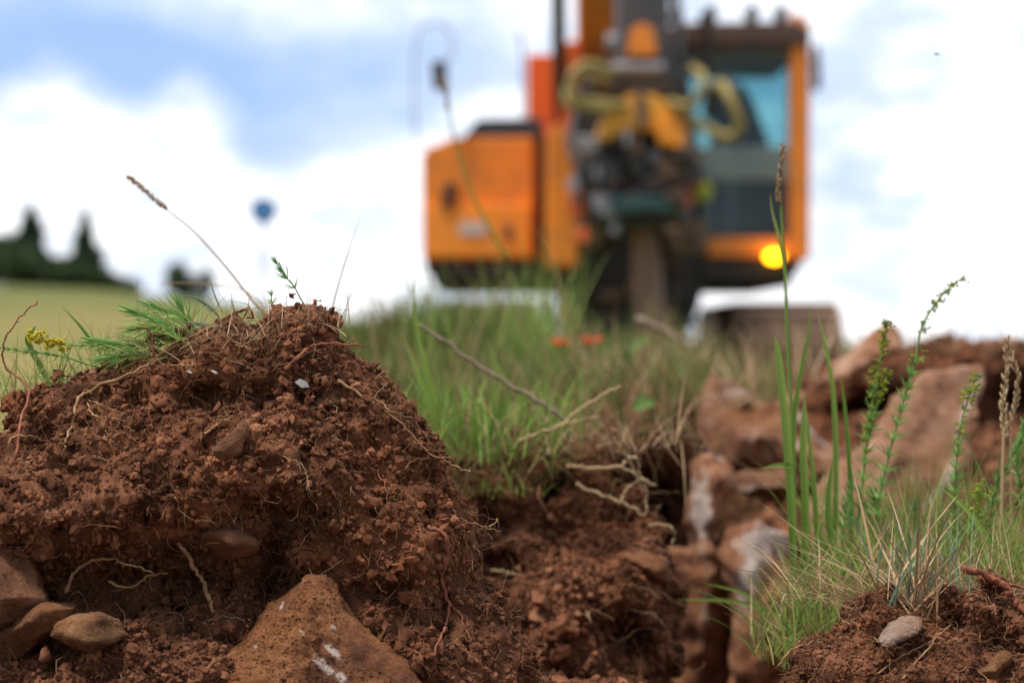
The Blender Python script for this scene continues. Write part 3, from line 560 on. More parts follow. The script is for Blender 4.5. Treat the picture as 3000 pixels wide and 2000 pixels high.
for a in ([(2640, 1990), (2700, 1920), (2750, 1860), (2790, 1830)], [(2550, 2000), (2600, 1950), (2680, 1900), (2740, 1870)], [(2860, 1830), (2872, 1860), (2868, 1885)], [(2900, 1850), (2885, 1870), (2910, 1892), (2940, 1895)], [(2280, 1950), (2320, 1905), (2380, 1880), (2420, 1878)], [(2560, 1870), (2600, 1890), (2640, 1895)]):
    root(a, 6, PALE_ROOT, clod_r, bj, 1.42, n=18)
# small white fragments on the big clod
for (x, y, s, lab) in ((886, 1122, 11, 'bright white chip lying on the upper right of the big clod'), (556, 1089, 6, 'tiny white splinter on the upper slope of the big clod'), (628, 1089, 6, 'tiny white splinter right of the other one on the upper slope')):
    V = np.array([(-1, -0.2, -0.35), (0.2, -0.35, -0.6), (1.1, 0, -0.1), (0.5, -0.2, 0.45), (-0.6, -0.1, 0.5), (-0.8, 0.35, -0.3), (0.3, 0.3, -0.5), (0.9, 0.4, 0), (0.4, 0.35, 0.4), (-0.5, 0.4, 0.4)]); F = np.array([(0, 1, 4), (1, 3, 4), (1, 2, 3), (5, 9, 6), (6, 9, 8), (6, 8, 7), (0, 5, 6), (0, 6, 1), (1, 6, 7), (1, 7, 2), (2, 7, 8), (2, 8, 3), (3, 8, 9), (3, 9, 4), (4, 9, 5), (4, 5, 0)]); q = hit(x, y, BV, 1.46, 0.004); r = s*1.8*K*1.47
    o = mesh('white_chip', V*np.array((1.1, 0.7, 0.5 if s < 9 else 1.0))*r, [F], WHITE_BIT, None, False); o.location = q; o.rotation_euler = (0.3, 0.45, 0.2)
    tag(o, lab, 'chip', 'white chips on the clod')

# ------------------------------------------------------------------ grass and plants
def blades(mb, base, az_, lean, bend, length, width, tone, segs=6, fold=0.25):
    n = len(base); t = np.linspace(0, 1, segs+1)
    th = lean[:, None]+bend[:, None]*t[None]; ds = length[:, None]/segs
    hx = np.cumsum(np.sin(th)*ds, 1)-np.sin(th)*ds; hz = np.cumsum(np.cos(th)*ds, 1)-np.cos(th)*ds
    dirx, diry = np.cos(az_), np.sin(az_)
    ctr = np.stack([base[:, 0, None]+hx*dirx[:, None], base[:, 1, None]+hx*diry[:, None], base[:, 2, None]+hz], -1)
    tw = RNG.uniform(-1.3, 1.3, n); sx, sy = -np.sin(az_+tw), np.cos(az_+tw)
    wd = width[:, None]*0.5*np.clip(1.02-t[None]**2.2, 0.03, 1)*np.clip(0.55+t[None]*3, 0, 1)
    side = np.stack([sx[:, None]*wd, sy[:, None]*wd, np.zeros_like(wd)], -1)
    nrm = np.stack([-dirx[:, None]*np.cos(th), -diry[:, None]*np.cos(th), np.sin(th)], -1)*(wd*fold)[..., None]
    V = np.stack([ctr-side+nrm, ctr-nrm, ctr+side+nrm], 2)   # n, s+1, 3, 3
    m = (segs+1)*3; s = np.arange(segs)[:, None]*3; c = np.array((0, 1))[None, :]
    F = np.stack([s+c, s+c+1, s+c+4, s+c+3], -1).reshape(-1, 4)
    Fa = (F[None]+np.arange(n)[:, None, None]*m).reshape(-1, 4)
    mb.add(V.reshape(-1, 3), Fa, np.repeat(np.clip(tone, 0, 1), m))
def tuft(label, px, py, Y, n, spread, ln, wd, tone, lean=(0, 0.7), bend=(0, 0.9), mat=GRASS, name='grass_tuft', cat='grass tuft', group=None, parent=None, depth=None, drop=0.0, azr=(0, 2*PI)):
    c = P(px, py, Y); mb = MB()
    b = np.stack([c[0]+np.clip(RNG.normal(0, spread, n), -1.7*spread, 1.7*spread), c[1]+np.clip(RNG.normal(0, 1, n), -1.7, 1.7)*(depth or spread), np.full(n, c[2]-drop)+RNG.normal(0, 0.004, n)], -1)
    blades(mb, b, RNG.uniform(*azr, n), RNG.uniform(*lean, n), RNG.uniform(*bend, n), RNG.uniform(*ln, n), RNG.uniform(*wd, n), RNG.uniform(*tone, n))
    o = mb.build(name, mat, parent)
    if n >= 100: o['kind'] = 'stuff'
    return tag(o, label, cat, group) if parent is None else o
def strip(path, width, fold=0.25, face=(0, -1, 0), taper=2.0):
    """one leaf blade along a path, facing roughly `face`"""
    path = np.asarray(path); n = len(path); T = np.gradient(path, axis=0); T /= np.linalg.norm(T, axis=1)[:, None]
    s = np.cross(T, face); s /= np.linalg.norm(s, axis=1)[:, None]+1e-9; nn = np.cross(s, T); t = np.linspace(0, 1, n)
    wd = (width/2*np.clip(1.02-t**taper, 0.03, 1)*np.clip(0.6+t*3, 0, 1))[:, None]
    V = np.stack([path-s*wd+nn*wd*fold, path-nn*wd*fold, path+s*wd+nn*wd*fold], 1).reshape(-1, 3)
    i = np.arange(n-1)[:, None]*3; c = np.array((0, 1))[None]
    return V, np.stack([i+c, i+c+1, i+c+4, i+c+3], -1).reshape(-1, 4)
def blade_thing(label, px_pts, Y, wpx, tone, mat=GRASS, group=None, taper=2.0, name='grass_leaf', face=(0.3, -1, 0), Y2=None):
    n = len(px_pts); ys = np.linspace(Y, Y2 or Y, n)
    path = smooth_path([P(x, y, yy) for (x, y), yy in zip(px_pts, ys)], 18); mb = MB(); V, F = strip(path, wpx*K*Y, 0.25, face, taper)
    mb.add(V, F, np.clip(tone+0.12*np.linspace(-1, 1, 18).repeat(3), 0, 1)); return tag(mb.build(name, mat), label, 'grass blade', group)
def seed_head(mb, path, n, ln, r, tone):
    for k in range(n):
        i = int(len(path)*k/n); q = path[i]; d = path[min(i+1, len(path)-1)]-path[max(i-1, 0)]; d = d/np.linalg.norm(d)
        side = RNG.standard_normal(3); side -= d*(side@d); side /= np.linalg.norm(side)
        e = d*0.9+side*0.35; e /= np.linalg.norm(e)
        V, F = ICO[1]; z = e; x = np.cross(z, (0.2, 1, 0.1)); x /= np.linalg.norm(x); y = np.cross(z, x)
        Vv = V[:, :1]*x*r+V[:, 1:2]*y*r+V[:, 2:]*z*ln/2+q+side*r*0.8+e*ln*0.4
        mb.add(Vv, F, np.clip(tone+RNG.normal(0, 0.15), 0, 1))
def culm(label, px_pts, Y, wpx, head_px, tone=0.7, head_tone=0.7, head_n=40, head_r=0.0008, head_l=0.005, mat=STRAW, group=None, Y2=None, name='grass_stalk'):
    n = len(px_pts); ys = np.linspace(Y, Y2 or Y, n); root_ = bpy.data.objects.new(name, None); C.objects.link(root_)
    path = smooth_path([P(x, y, yy) for (x, y), yy in zip(px_pts, ys)], 34); root_.location = path[0]
    mb = MB(); add_tube(mb, path-path[0], np.linspace(1, 0.45, 34)*wpx*K*Y/2, 6, 0.03, tone); mb.build('stem', mat, root_)
    if head_px:
        hp = smooth_path([P(x, y, Y2 or Y) for x, y in head_px], 40)-path[0]; mb = MB(); seed_head(mb, hp, head_n, head_l, head_r, head_tone)
        add_tube(mb, hp, head_r*0.6, 5, 0, head_tone); mb.build('seed_head', STRAW, root_)
    return tag(root_, label, 'grass stalk', group)
def needle_plant(label, px_pts, Y, wpx, node_gap, leaf_l, leaf_w, nleaf=8, mat=FERNY, tone=(0.2, 0.8), tip_buds=None, name='bedstraw_plant', group=None, Y2=None, start=0.1, up=0.55, stem_mat=None, flower_mat=None, flower_r=0.0016, leaf_end=1.0):
    n = len(px_pts); ys = np.linspace(Y, Y2 or Y, n)
    pts = np.array([P(x, y, yy) for (x, y), yy in zip(px_pts, ys)]); m = 60; path = smooth_path(pts, m); o0 = path[0].copy(); path = path-o0
    root_ = bpy.data.objects.new(name, None); C.objects.link(root_); root_.location = o0
    mb = MB(); add_tube(mb, path, np.linspace(1, 0.5, m)*wpx*K*Y/2, 6, 0.02, 0.55); mb.build('stem', stem_mat or mat, root_)
    seg = np.linalg.norm(np.diff(path, axis=0), axis=1); cum = np.concatenate(([0], np.cumsum(seg))); tot = cum[-1]
    mb = MB(); s = tot*start
    while s < tot*leaf_end:
        q = np.array([np.interp(s, cum, path[:, k]) for k in range(3)]); q2 = np.array([np.interp(s+0.002, cum, path[:, k]) for k in range(3)]); d = q2-q
        if np.linalg.norm(d) < 1e-9: d = path[-1]-path[-2]
        d = d/np.linalg.norm(d); x = np.cross(d, (0.3, 0.8, 0.52)); x /= np.linalg.norm(x); y = np.cross(d, x); ph = RNG.uniform(0, PI)
        frac = s/tot; ll = leaf_l*(1-0.45*frac**2)
        for k in range(nleaf):
            a = ph+k*2*PI/nleaf+RNG.normal(0, 0.15); e = x*math.cos(a)+y*math.sin(a); dd = e*(1-up*frac)+d*(0.25+up*frac+RNG.normal(0, 0.12)); dd /= np.linalg.norm(dd)
            l_ = ll*RNG.uniform(0.75, 1.15); u = np.linspace(0, 1, 5)[:, None]; pth = q+dd*l_*u+(d*0.18-np.array((0, 0, 0.08)))*l_*u**2
            V, F = strip(pth, leaf_w, 0.3, d, 3.0); mb.add(V, F, RNG.uniform(*tone))
        s += node_gap*RNG.uniform(0.8, 1.2)*(1-0.5*frac)
    mb.build('leaves', mat, root_)
    if tip_buds:
        mb = MB()
        for (f0, f1, cnt, rad) in tip_buds:
            for k in range(cnt):
                s = tot*RNG.uniform(f0, f1); q = np.array([np.interp(s, cum, path[:, j]) for j in range(3)])+RNG.normal(0, rad, 3)
                for pet in range(5):
                    V, F = ICO[1]; mb.add(V*flower_r*RNG.uniform(0.5, 0.85)*np.array((1, 1, 0.7))+q+RNG.normal(0, flower_r*0.7, 3), F, RNG.uniform(0, 1))
        mb.build('flowers', flower_mat or BUD, root_)
    return tag(root_, label, 'plant', group)

# feathery plants on top of the big clod
G1 = 'feathery bedstraw shoots on the clod'
needle_plant('yellow-flowered bedstraw stem bending out to the left edge', [(330, 1080), (260, 1068), (200, 1048), (140, 1036), (80, 1030), (30, 1022), (-30, 1015)], 1.52, 7, 0.011, 0.008, 0.0012, 8, FERNY, (0.3, 0.9), None, group=G1, start=0.25)
needle_plant('bedstraw shoot with bright yellow flower clusters at the left', [(440, 1040), (350, 1020), (260, 1012), (190, 1010), (150, 1000), (95, 985)], 1.51, 6, 0.010, 0.008, 0.0011, 8, FERNY, (0.3, 0.9), [(0.72, 0.80, 16, 0.0022), (0.83, 0.90, 16, 0.0022), (0.93, 1.0, 20, 0.0026)], group=G1, flower_mat=YELLOW, leaf_end=0.7)
sh = [([(560, 1030), (480, 1010), (400, 1010), (330, 1008), (275, 1000)], 'long leafy shoot lying left from the top of the clod', 1.5), ([(520, 1060), (450, 1040), (380, 1040), (300, 1050)], 'lowest leafy shoot lying on the upper left slope', 1.49),
      ([(600, 1010), (540, 970), (470, 945), (420, 925), (385, 912)], 'largest feathery shoot pointing up to the left', 1.5), ([(600, 990), (560, 950), (520, 925), (470, 905), (455, 900)], 'feathery shoot with its tip above the large shoot', 1.52),
      ([(560, 1015), (520, 990), (480, 960), (440, 960), (395, 962)], 'dense middle shoot of the feathery clump', 1.48), ([(590, 1000), (560, 970), (545, 930), (530, 900)], 'short upright feathery shoot at the right of the clump', 1.51)]
for pts, lab, yy in sh:
    needle_plant(lab, pts, yy, 6, 0.0072, 0.024, 0.0017, 6, FERNY, (0.3, 1.0), None, group=G1, start=0.2, up=0.75)
needle_plant('silvery grey-green shoot curling above the feathery clump', [(710, 990), (670, 960), (630, 915), (600, 890), (572, 872), (545, 868)], 1.5, 8, 0.0030, 0.006, 0.0009, 8, GLAUC, (0.3, 1), None, group=G1, start=0.55, up=0.9)
needle_plant('silvery grey-green shoot lying level beside the small soil knob', [(690, 985), (640, 965), (590, 950), (545, 945)], 1.49, 7, 0.0035, 0.006, 0.0009, 8, GLAUC, (0.3, 1), None, group=G1, start=0.2, up=0.9)
needle_plant('small star-leaved sprig standing on the peak of the clod', [(900, 905), (878, 870), (862, 840), (840, 815), (815, 778)], 1.53, 5, 0.011, 0.014, 0.0014, 7, FERNY, (0.2, 0.7), None, group=G1, start=0.45, up=0.7)
needle_plant('low sprig on the left side of the peak', [(805, 905), (797, 885), (795, 865)], 1.52, 5, 0.006, 0.009, 0.0012, 8, FERNY, (0.3, 0.9), None, group=G1, start=0.4)
culm('leaning pale stalk with a narrow seed head above the clod', [(800, 940), (740, 880), (660, 780), (570, 680), (490, 615)], 1.78, 9, [(490, 615), (450, 580), (410, 545), (380, 522)], 0.75, 0.6, 46, 0.0009, 0.006)
culm('tall thin stalk beside the leaning one, behind the peak', [(790, 930), (760, 885), (700, 845), (560, 830), (470, 832)], 1.95, 6, None, 0.55)
blade_thing('straight dark green blade left of the feathery clump', [(268, 1000), (230, 950), (180, 897)], 1.53, 9, 0.15)
blade_thing('broad folded green blade at the far left', [(150, 1130), (110, 1060), (82, 1000), (90, 975), (105, 955)], 1.58, 17, 0.12, taper=5)
blade_thing('flat arching green blade crossing the left edge', [(245, 1118), (160, 1108), (80, 1105), (-40, 1113)], 1.54, 7, 0.1, face=(0, -0.5, 1))
blade_thing('thin blade across the left edge, lower', [(100, 1150), (40, 1145), (-40, 1143)], 1.55, 6, 0.2, face=(0, -0.5, 1))
blade_thing('pale dry blade standing at the left edge', [(55, 1200), (45, 1150), (32, 1100), (20, 1065)], 1.5, 6, 0.95)
blade_thing('curved green blade arching left of the peak', [(735, 905), (720, 890), (680, 884), (610, 890)], 1.52, 4, 0.2, face=(0, -0.5, 1))
for k, (a, b, c, d, lab) in enumerate(((650, 915, 612, 800, 'upright thin green blade left of the peak'), (690, 920, 678, 850, 'thin blade rising just left of the peak'), (410, 1000, 405, 805, 'thin brown stalk rising from the feathery clump'), (960, 950, 1060, 620, 'hair-thin dry stalk leaning right behind the peak'), (1000, 960, 1050, 800, 'short thin stalk right of the peak'), (270, 1060, 271, 930, 'pale thin stalk in front of the tan field'))):
    blade_thing(lab, [(a, b), ((a+c)/2-4, (b+d)/2), (c, d)], 1.56+0.05*k, 4.5, (0.2, 0.25, 0.8, 0.9, 0.7, 0.9)[k], group='thin blades on the clod')
for k, (px, py, n_, lab) in enumerate(((70, 1180, 46, 'thin pale grass wisps at the far left edge below the red-brown stalk'), (170, 1130, 46, 'thin green and dry wisps under the yellow-flowered shoot'), (330, 1095, 50, 'fine grass wisps under the feathery shoots'))):
    tuft(lab, px, py, 1.535+0.01*k, n_, 0.012, (0.025, 0.065), (0.0005, 0.0012), (0.1, 1.0), (0, 0.8), (0, 1.0), GRASS, depth=0.008, drop=0.004)
tuft('low straggly grass behind the left slope of the clod', 200, 1150, 1.62, 40, 0.035, (0.02, 0.06), (0.0008, 0.002), (0.1, 0.9), drop=0.005)
tuft('dry wispy grass on the upper left slope', 420, 1060, 1.52, 80, 0.024, (0.012, 0.04), (0.0005, 0.0012), (0.3, 1), (0.1, 1.4), depth=0.015)
tuft('dry wisps around the peak of the clod', 890, 950, 1.49, 90, 0.020, (0.010, 0.035), (0.0004, 0.0009), (0.7, 1), (0.1, 1.4), mat=STRAW, depth=0.015)
tuft('tangled straw on the upper left slope of the clod', 560, 1045, 1.475, 90, 0.022, (0.015, 0.05), (0.0005, 0.0012), (0.1, 0.9), (0.8, 1.6), mat=STRAW, depth=0.01)
tuft('tangled straw on the saddle of the clod', 690, 985, 1.48, 90, 0.022, (0.015, 0.05), (0.0004, 0.001), (0.2, 1), (0.6, 1.6), mat=STRAW, depth=0.02)

# turf between the clods, softly out of focus
mb = MB()
def scatter(mb, n, px, py, Y, ln, wd, tone, lean=(0, 0.6), bend=(0, 0.8), segs=5):
    Yv = RNG.uniform(*Y, n); x = (RNG.uniform(*px, n)-1500)*K*Yv; f = RNG.random(n)
    pyv = py[0]+(py[1]-py[0])*f; z = np.maximum(ground_h(x, Yv), CAM_Z+(1000-pyv)*K*Yv)
    b = np.stack([x, Yv, z], -1)
    blades(mb, b, RNG.uniform(0, 2*PI, n), RNG.uniform(*lean, n), RNG.uniform(*bend, n), RNG.uniform(*ln, n), RNG.uniform(*wd, n), RNG.uniform(*tone, n), segs)
scatter(mb, 3000, (1090, 2050), (1120, 1290), (2.4, 4.0), (0.04, 0.11), (0.002, 0.004), (0.15, 0.95))
scatter(mb, 700, (1000, 1620), (1050, 1180), (3.4, 4.6), (0.06, 0.15), (0.002, 0.004), (0.2, 1.0))
scatter(mb, 900, (1650, 2300), (1110, 1220), (3.2, 4.6), (0.04, 0.10), (0.003, 0.005), (0.35, 1.0))
turf = mb.build('turf_grass', TURF); tag(turf, 'soft green meadow grass on the hummock in front of the excavator', 'grass', kind='stuff')
VT, QT = silhouette_solid([(980, 1100), (1080, 1030), (1200, 985), (1400, 985), (1560, 1030), (1700, 1085), (1850, 1115), (2000, 1130), (2150, 1150), (2200, 1300), (2000, 1400), (1000, 1400)], 3.6, 0.6, 0.5, 0.28, [], 0.02, ((4, 0.03), (12, 0.02)), 66)
hum = mesh('hummock', VT, [QT], material('turf_soil', lambda h: h.ramp(h.noise(9, 5), [(0.3, (0.07, 0.085, 0.022)), (0.5, (0.13, 0.15, 0.04)), (0.7, (0.26, 0.19, 0.09))]), 0.95, 0.1)); tag(hum, kind='structure')
mb = MB(); pts, nr = sample(VT, QT, 5600); pts = pts[(nr[:, 2] > -0.1) & (vnoise(pts, 7, 8) > -0.35)]; n = len(pts)
blades(mb, pts, RNG.uniform(0, 2*PI, n), RNG.uniform(0, 0.7, n), RNG.uniform(0, 0.8, n), RNG.uniform(0.04, 0.12, n), RNG.uniform(0.002, 0.004, n), np.clip(0.50+0.24*smooth01(pts[:, 0], -0.05, 0.3)+0.40*vnoise(pts, 5, 3)+0.18*RNG.standard_normal(n), 0, 1))
for k in range(46):
    c_ = pts[RNG.integers(0, n)]; m_ = int(RNG.integers(14, 46)); b_ = c_+RNG.normal(0, 1, (m_, 3))*np.array((0.03, 0.03, 0.004)); tn_ = RNG.uniform(0.1, 0.9)
    blades(mb, b_, RNG.uniform(0, 2*PI, m_), RNG.uniform(0, 0.5, m_), RNG.uniform(0, 1.0, m_), RNG.uniform(0.05, 0.15, m_), RNG.uniform(0.002, 0.0045, m_), np.clip(tn_+RNG.normal(0, 0.12, m_), 0, 1))
hg = mb.build('hummock_grass', TURF); tag(hg, 'dense blurred grass covering the hummock', 'grass', kind='stuff')

G2 = 'green grass blades beside the big clod'
for pts, Y, wp, tn, lab in (([(1300, 1330), (1280, 1220), (1240, 1060), (1215, 930), (1212, 800)], 1.95, 26, 0.52, 'tallest bright green blade right of the big clod'), ([(1290, 1300), (1255, 1180), (1215, 1070), (1180, 975)], 1.92, 22, 0.55, 'shorter bright blade left of the tallest one'),
                        ([(1280, 1290), (1210, 1220), (1160, 1140), (1120, 1085)], 1.9, 18, 0.5, 'low green blade leaning left against the clod'), ([(1450, 1290), (1410, 1200), (1370, 1160), (1345, 1130)], 1.95, 16, 0.5, 'short yellowish blade with a bent tip'),
                        ([(1480, 1130), (1450, 1060), (1435, 1010)], 2.1, 16, 0.5, 'short upright yellow-green blade under the twig')):
    blade_thing(lab, pts, Y, wp, tn, group=G2)
tuft('fine bright green leaf tuft right of the big clod', 1340, 1330, 1.95, 240, 0.055, (0.03, 0.10), (0.0012, 0.0032), (0.12, 0.6), (0, 0.7), (0, 1.1), depth=0.06)
tuft('green leafy tuft below the grey twig', 1500, 1300, 2.05, 170, 0.05, (0.03, 0.085), (0.0014, 0.0035), (0.15, 0.6), depth=0.05)
tuft('olive mossy tuft on the blurred clod', 1440, 1440, 1.96, 180, 0.03, (0.01, 0.04), (0.0012, 0.003), (0.5, 0.85), (0, 1.5), depth=0.02)
tuft('brownish dry grass on top of the blurred clod', 1590, 1310, 1.97, 320, 0.075, (0.03, 0.09), (0.0008, 0.002), (0.1, 0.8), (0.1, 1.4), (0, 1.2), STRAW, depth=0.05)
tuft('dry brown grass fringe over the dark hole', 1880, 1190, 2.5, 170, 0.09, (0.03, 0.10), (0.001, 0.0025), (0.1, 0.7), (0.2, 1.5), (0, 1.0), STRAW, depth=0.06)
tuft('mixed dry and green grass hanging over the broken edge of the blurred clod', 1420, 1330, 1.93, 150, 0.06, (0.03, 0.08), (0.0007, 0.002), (0.2, 0.95), (0.5, 2.2), (0, 1.0), TURF, depth=0.03)
tuft('dead stems and roots spilling down the broken turf edge above the tan roots', 1640, 1290, 1.96, 130, 0.085, (0.04, 0.10), (0.0006, 0.0016), (0.0, 0.75), (1.2, 2.4), (0, 1.0), STRAW, depth=0.03)
tuft('dead stems hanging over the mouth of the dark hole', 1850, 1240, 2.5, 110, 0.09, (0.04, 0.11), (0.0009, 0.002), (0.0, 0.7), (1.3, 2.6), (0, 0.8), STRAW, depth=0.03)
tuft('pale dry grass beside the long boulder', 1950, 1110, 3.0, 160, 0.12, (0.05, 0.13), (0.0015, 0.0035), (0.4, 1), (0, 0.9), (0, 1.0), STRAW, depth=0.1)
def stick(label, px_pts, Y, wpx, mat=ROOT, tone=0.6, cat='twig', name='twig', group=None, Y2=None, tip=0.6):
    ys = np.linspace(Y, Y2 or Y, len(px_pts)); path = smooth_path([P(x, y, yy) for (x, y), yy in zip(px_pts, ys)], 26); mb = MB()
    add_tube(mb, path+0.0008*RNG.standard_normal(path.shape), np.linspace(1, tip, 26)*wpx*K*Y/2, 6, 0.06, tone); return tag(mb.build(name, mat), label, cat, group)
GREY_TWIG = material('grey_brown_twig', lambda h: h.ramp(h.noise(120, 4), [(0.3, (0.17, 0.12, 0.085)), (0.7, (0.33, 0.25, 0.18))]), 0.85, 0.2)
stick('long straight grey-brown twig slanting down from the tall blade', [(1660, 1240), (1600, 1190), (1480, 1120), (1350, 1035), (1230, 950)], 1.95, 17, GREY_TWIG)
stick('long blurred brown twig slanting across the track', [(1870, 935), (1960, 980), (2030, 1025)], 3.0, 26, GREY_TWIG)
G3 = 'tan branching roots over the dark hole'
for pts, wp, lab in (([(1660, 1365), (1740, 1372), (1815, 1368), (1870, 1395), (1920, 1425)], 13, 'upper tan root pointing right over the dark hole'), ([(1820, 1368), (1850, 1340), (1870, 1350), (1872, 1390)], 10, 'hooked tan root curling up over the dark hole'), ([(1690, 1420), (1760, 1450), (1820, 1470), (1890, 1510)], 13, 'lower tan root ending in a point'), ([(1820, 1470), (1830, 1440), (1870, 1405)], 10, 'short tan root joining the upper and lower roots'), ([(1890, 1510), (1895, 1450), (1885, 1400)], 9, 'thin upright tan root at the right'), ([(1630, 1260), (1700, 1200), (1760, 1160), (1820, 1130)], 11, 'thin tan stem slanting up to the right'), ([(1520, 1290), (1600, 1260), (1700, 1230), (1760, 1220)], 11, 'flat tan stem lying on the turf edge'),
                   ([(1730, 1820), (1725, 1890), (1690, 1950), (1660, 2010)], 12, 'pale root hanging at the bottom of the blurred clod'), ([(1440, 1668), (1500, 1680), (1520, 1685)], 9, 'short pale stick in the dark gap beside the blurred clod'), ([(1900, 1535), (1960, 1540), (1975, 1570), (1965, 1600)], 8, 'thin bent root in the dark gap left of the upright rock')):
    stick(lab, pts, 1.90, wp, STRAW, 0.75, 'root', 'loose_root', G3)
# broad-leaved seedlings and two orange-red flowers in the turf
def leaf_thing(label, px, py, Y, wpx, hpx, tone, tilt=0.4, group=None):
    mb = MB(); c = P(px, py, Y); w_, h_ = wpx*K*Y, hpx*K*Y
    path = np.array([c+np.array((w_*(t-0.5)*math.cos(tilt), -0.004*math.sin(t*PI), w_*(t-0.5)*math.sin(tilt)+0.2*h_*math.sin(t*PI))) for t in np.linspace(0, 1, 9)])
    T = path[-1]-path[0]; T /= np.linalg.norm(T); s = np.cross(T, (0, -1, 0.2)); s /= np.linalg.norm(s)
    wd = np.sin(np.linspace(0.04, 0.99, 9)*PI)[:, None]*h_/2
    V = np.stack([path-s*wd, path+np.array((0, 0.003, 0)), path+s*wd], 1).reshape(-1, 3); i = np.arange(8)[:, None]*3; q = np.array((0, 1))[None]
    mb.add(V, np.stack([i+q, i+q+1, i+q+4, i+q+3], -1).reshape(-1, 4), tone); st = c-np.array((0, 0, 0.05)); add_tube(mb, [c, (c+st)/2, st], 0.001, 5, 0, tone)
    return tag(mb.build('green_leaf', FERNY), label, 'leaf', group)
leaf_thing('round green leaf in front of the dark hole', 1885, 1185, 2.4, 70, 48, 0.5, 0.3)
leaf_thing('bright green leaf at the foot of the breaker chisel', 1870, 1010, 3.0, 75, 34, 0.7, 0.6)
for (x, y, tn, lab) in ((1645, 1008, 0.9, 'blurred orange flower left of the red one in the hummock grass'), (1732, 1003, 0.1, 'blurred red flower right of the orange one in the hummock grass')):
    Y = 3.0; c = P(x, y, Y); r0 = bpy.data.objects.new('wild_flower', None); C.objects.link(r0); r0.location = c-np.array((0, 0, 0.12))
    mb = MB(); add_tube(mb, [(0, 0, 0), (0.004, 0, 0.06), (0, 0, 0.118)], 0.0012, 5, 0, 0.4); mb.build('stem', GRASS, r0)
    for k in range(6):
        a = k*PI/3; e = np.array((math.cos(a), math.sin(a)*0.8-0.35, 0.55)); mb = MB(); pth = [np.array((0, 0, 0.118))+e*t*0.017 for t in np.linspace(0, 1, 6)]
        V, F = strip(pth, 0.015, 0.3, (0, -0.7, 1), 5); mb.add(V, F, tn); mb.build('petal', POPPY, r0)
    tag(r0, lab, 'flower')

# right-hand plants
G4 = 'green grass blades in front of the rocks'
for pts, Y, wp, tn, lab in (([(2325, 1760), (2318, 1500), (2300, 1250), (2280, 1050), (2268, 978)], 1.72, 26, 0.5, 'broadest upright green blade with a blunt tip, left end of the right-hand tuft'), ([(2350, 1800), (2358, 1500), (2352, 1300), (2358, 1150)], 1.72, 26, 0.5, 'yellow-green blade just right of the broadest blade'),
                        ([(2400, 1760), (2386, 1450), (2370, 1280), (2352, 1150)], 1.74, 17, 0.48, 'slender green blade leaning left in the right-hand tuft'), ([(2330, 1750), (2322, 1300), (2340, 1120), (2368, 980), (2374, 880)], 1.78, 18, 0.4, 'tall thin blade curving right with a tip against the sky'),
                        ([(2440, 1700), (2448, 1400), (2440, 1150), (2415, 1000), (2395, 920)], 1.76, 19, 0.52, 'tall blade with a browned tip leaning left'), ([(2490, 1640), (2490, 1400), (2475, 1200), (2462, 1090)], 1.74, 17, 0.3, 'dark green blade at the right of the right-hand tuft'),
                        ([(2440, 1650), (2425, 1480), (2438, 1350)], 1.7, 22, 0.4, 'short broad blade low in the right-hand tuft'), ([(2304, 830), (2282, 700), (2262, 620), (2256, 566)], 1.75, 10, 0.6, 'short blade clasping the tall stalk in front of the cab'),
                        ([(2320, 1365), (2280, 1362), (2228, 1372)], 1.72, 15, 0.55, 'little yellow-green blade bent sideways to the left'), ([(2940, 1690), (2900, 1590), (2830, 1490), (2740, 1415)], 1.60, 20, 0.5, 'bright green blade bending left over the dry tuft'),
                        ([(2990, 1680), (2965, 1600), (2950, 1580)], 1.6, 18, 0.45, 'short folded blade at the right edge'), ([(3020, 1620), (2985, 1590), (2965, 1550)], 1.6, 12, 0.6, 'short yellowish blade at the right edge'),
                        ([(2300, 1960), (2210, 1760), (2060, 1705)], 1.80, 14, 0.45, 'long low blade leaning left across the rocks'), ([(2280, 1800), (2150, 1760), (1980, 1755)], 1.82, 13, 0.5, 'lower blade lying left across the rocks')):
    blade_thing(lab, pts, Y, wp, tn, group=G4, taper=5 if wp > 20 else 2.5)
culm('tall green stalk with a purple-brown seed head in front of the cab', [(2330, 1700), (2322, 1300), (2308, 1000), (2300, 800), (2290, 640), (2285, 560)], 1.76, 13, [(2284, 600), (2280, 560), (2285, 500), (2294, 432)], 0.45, 0.25, 60, 0.0011, 0.005, GRASS)
culm('thick dry straw stalk with a branched seed head at the right edge', [(2930, 1720), (2935, 1500), (2940, 1300), (2950, 1180)], 1.68, 15, [(2945, 1290), (2938, 1200), (2945, 1100), (2952, 1000)], 0.8, 0.75, 54, 0.0010, 0.008)
culm('dry seed head leaning right beside the thick straw stalk', [(2955, 1700), (2962, 1450), (2960, 1250)], 1.69, 9, [(2952, 1270), (2975, 1180), (2982, 1110), (2965, 1050)], 0.8, 0.75, 40, 0.0009, 0.008)
culm('blurred leaning stalk in front of the orange hood', [(1490, 760), (1440, 680), (1380, 560), (1330, 400), (1312, 300)], 3.1, 11, [(1316, 330), (1308, 280), (1300, 240)], 0.45, 0.35, 22, 0.0016, 0.012, GRASS)
G5 = 'budding bedstraw stems in front of the slab'
bud1 = [(0.60, 0.63, 5, 0.002), (0.68, 0.71, 6, 0.0022), (0.78, 0.81, 7, 0.0026), (0.85, 0.90, 12, 0.0024), (0.92, 1.0, 16, 0.0018)]
needle_plant('tallest budding stem, its tip curving right against the sky', [(2560, 1700), (2570, 1500), (2600, 1350), (2640, 1200), (2680, 1060), (2700, 960), (2740, 890), (2790, 835), (2828, 812)], 1.70, 9, 0.0145, 0.0162, 0.0023, 8, FERNY, (0.35, 0.9), bud1, group=G5, start=0.2, leaf_end=0.7)
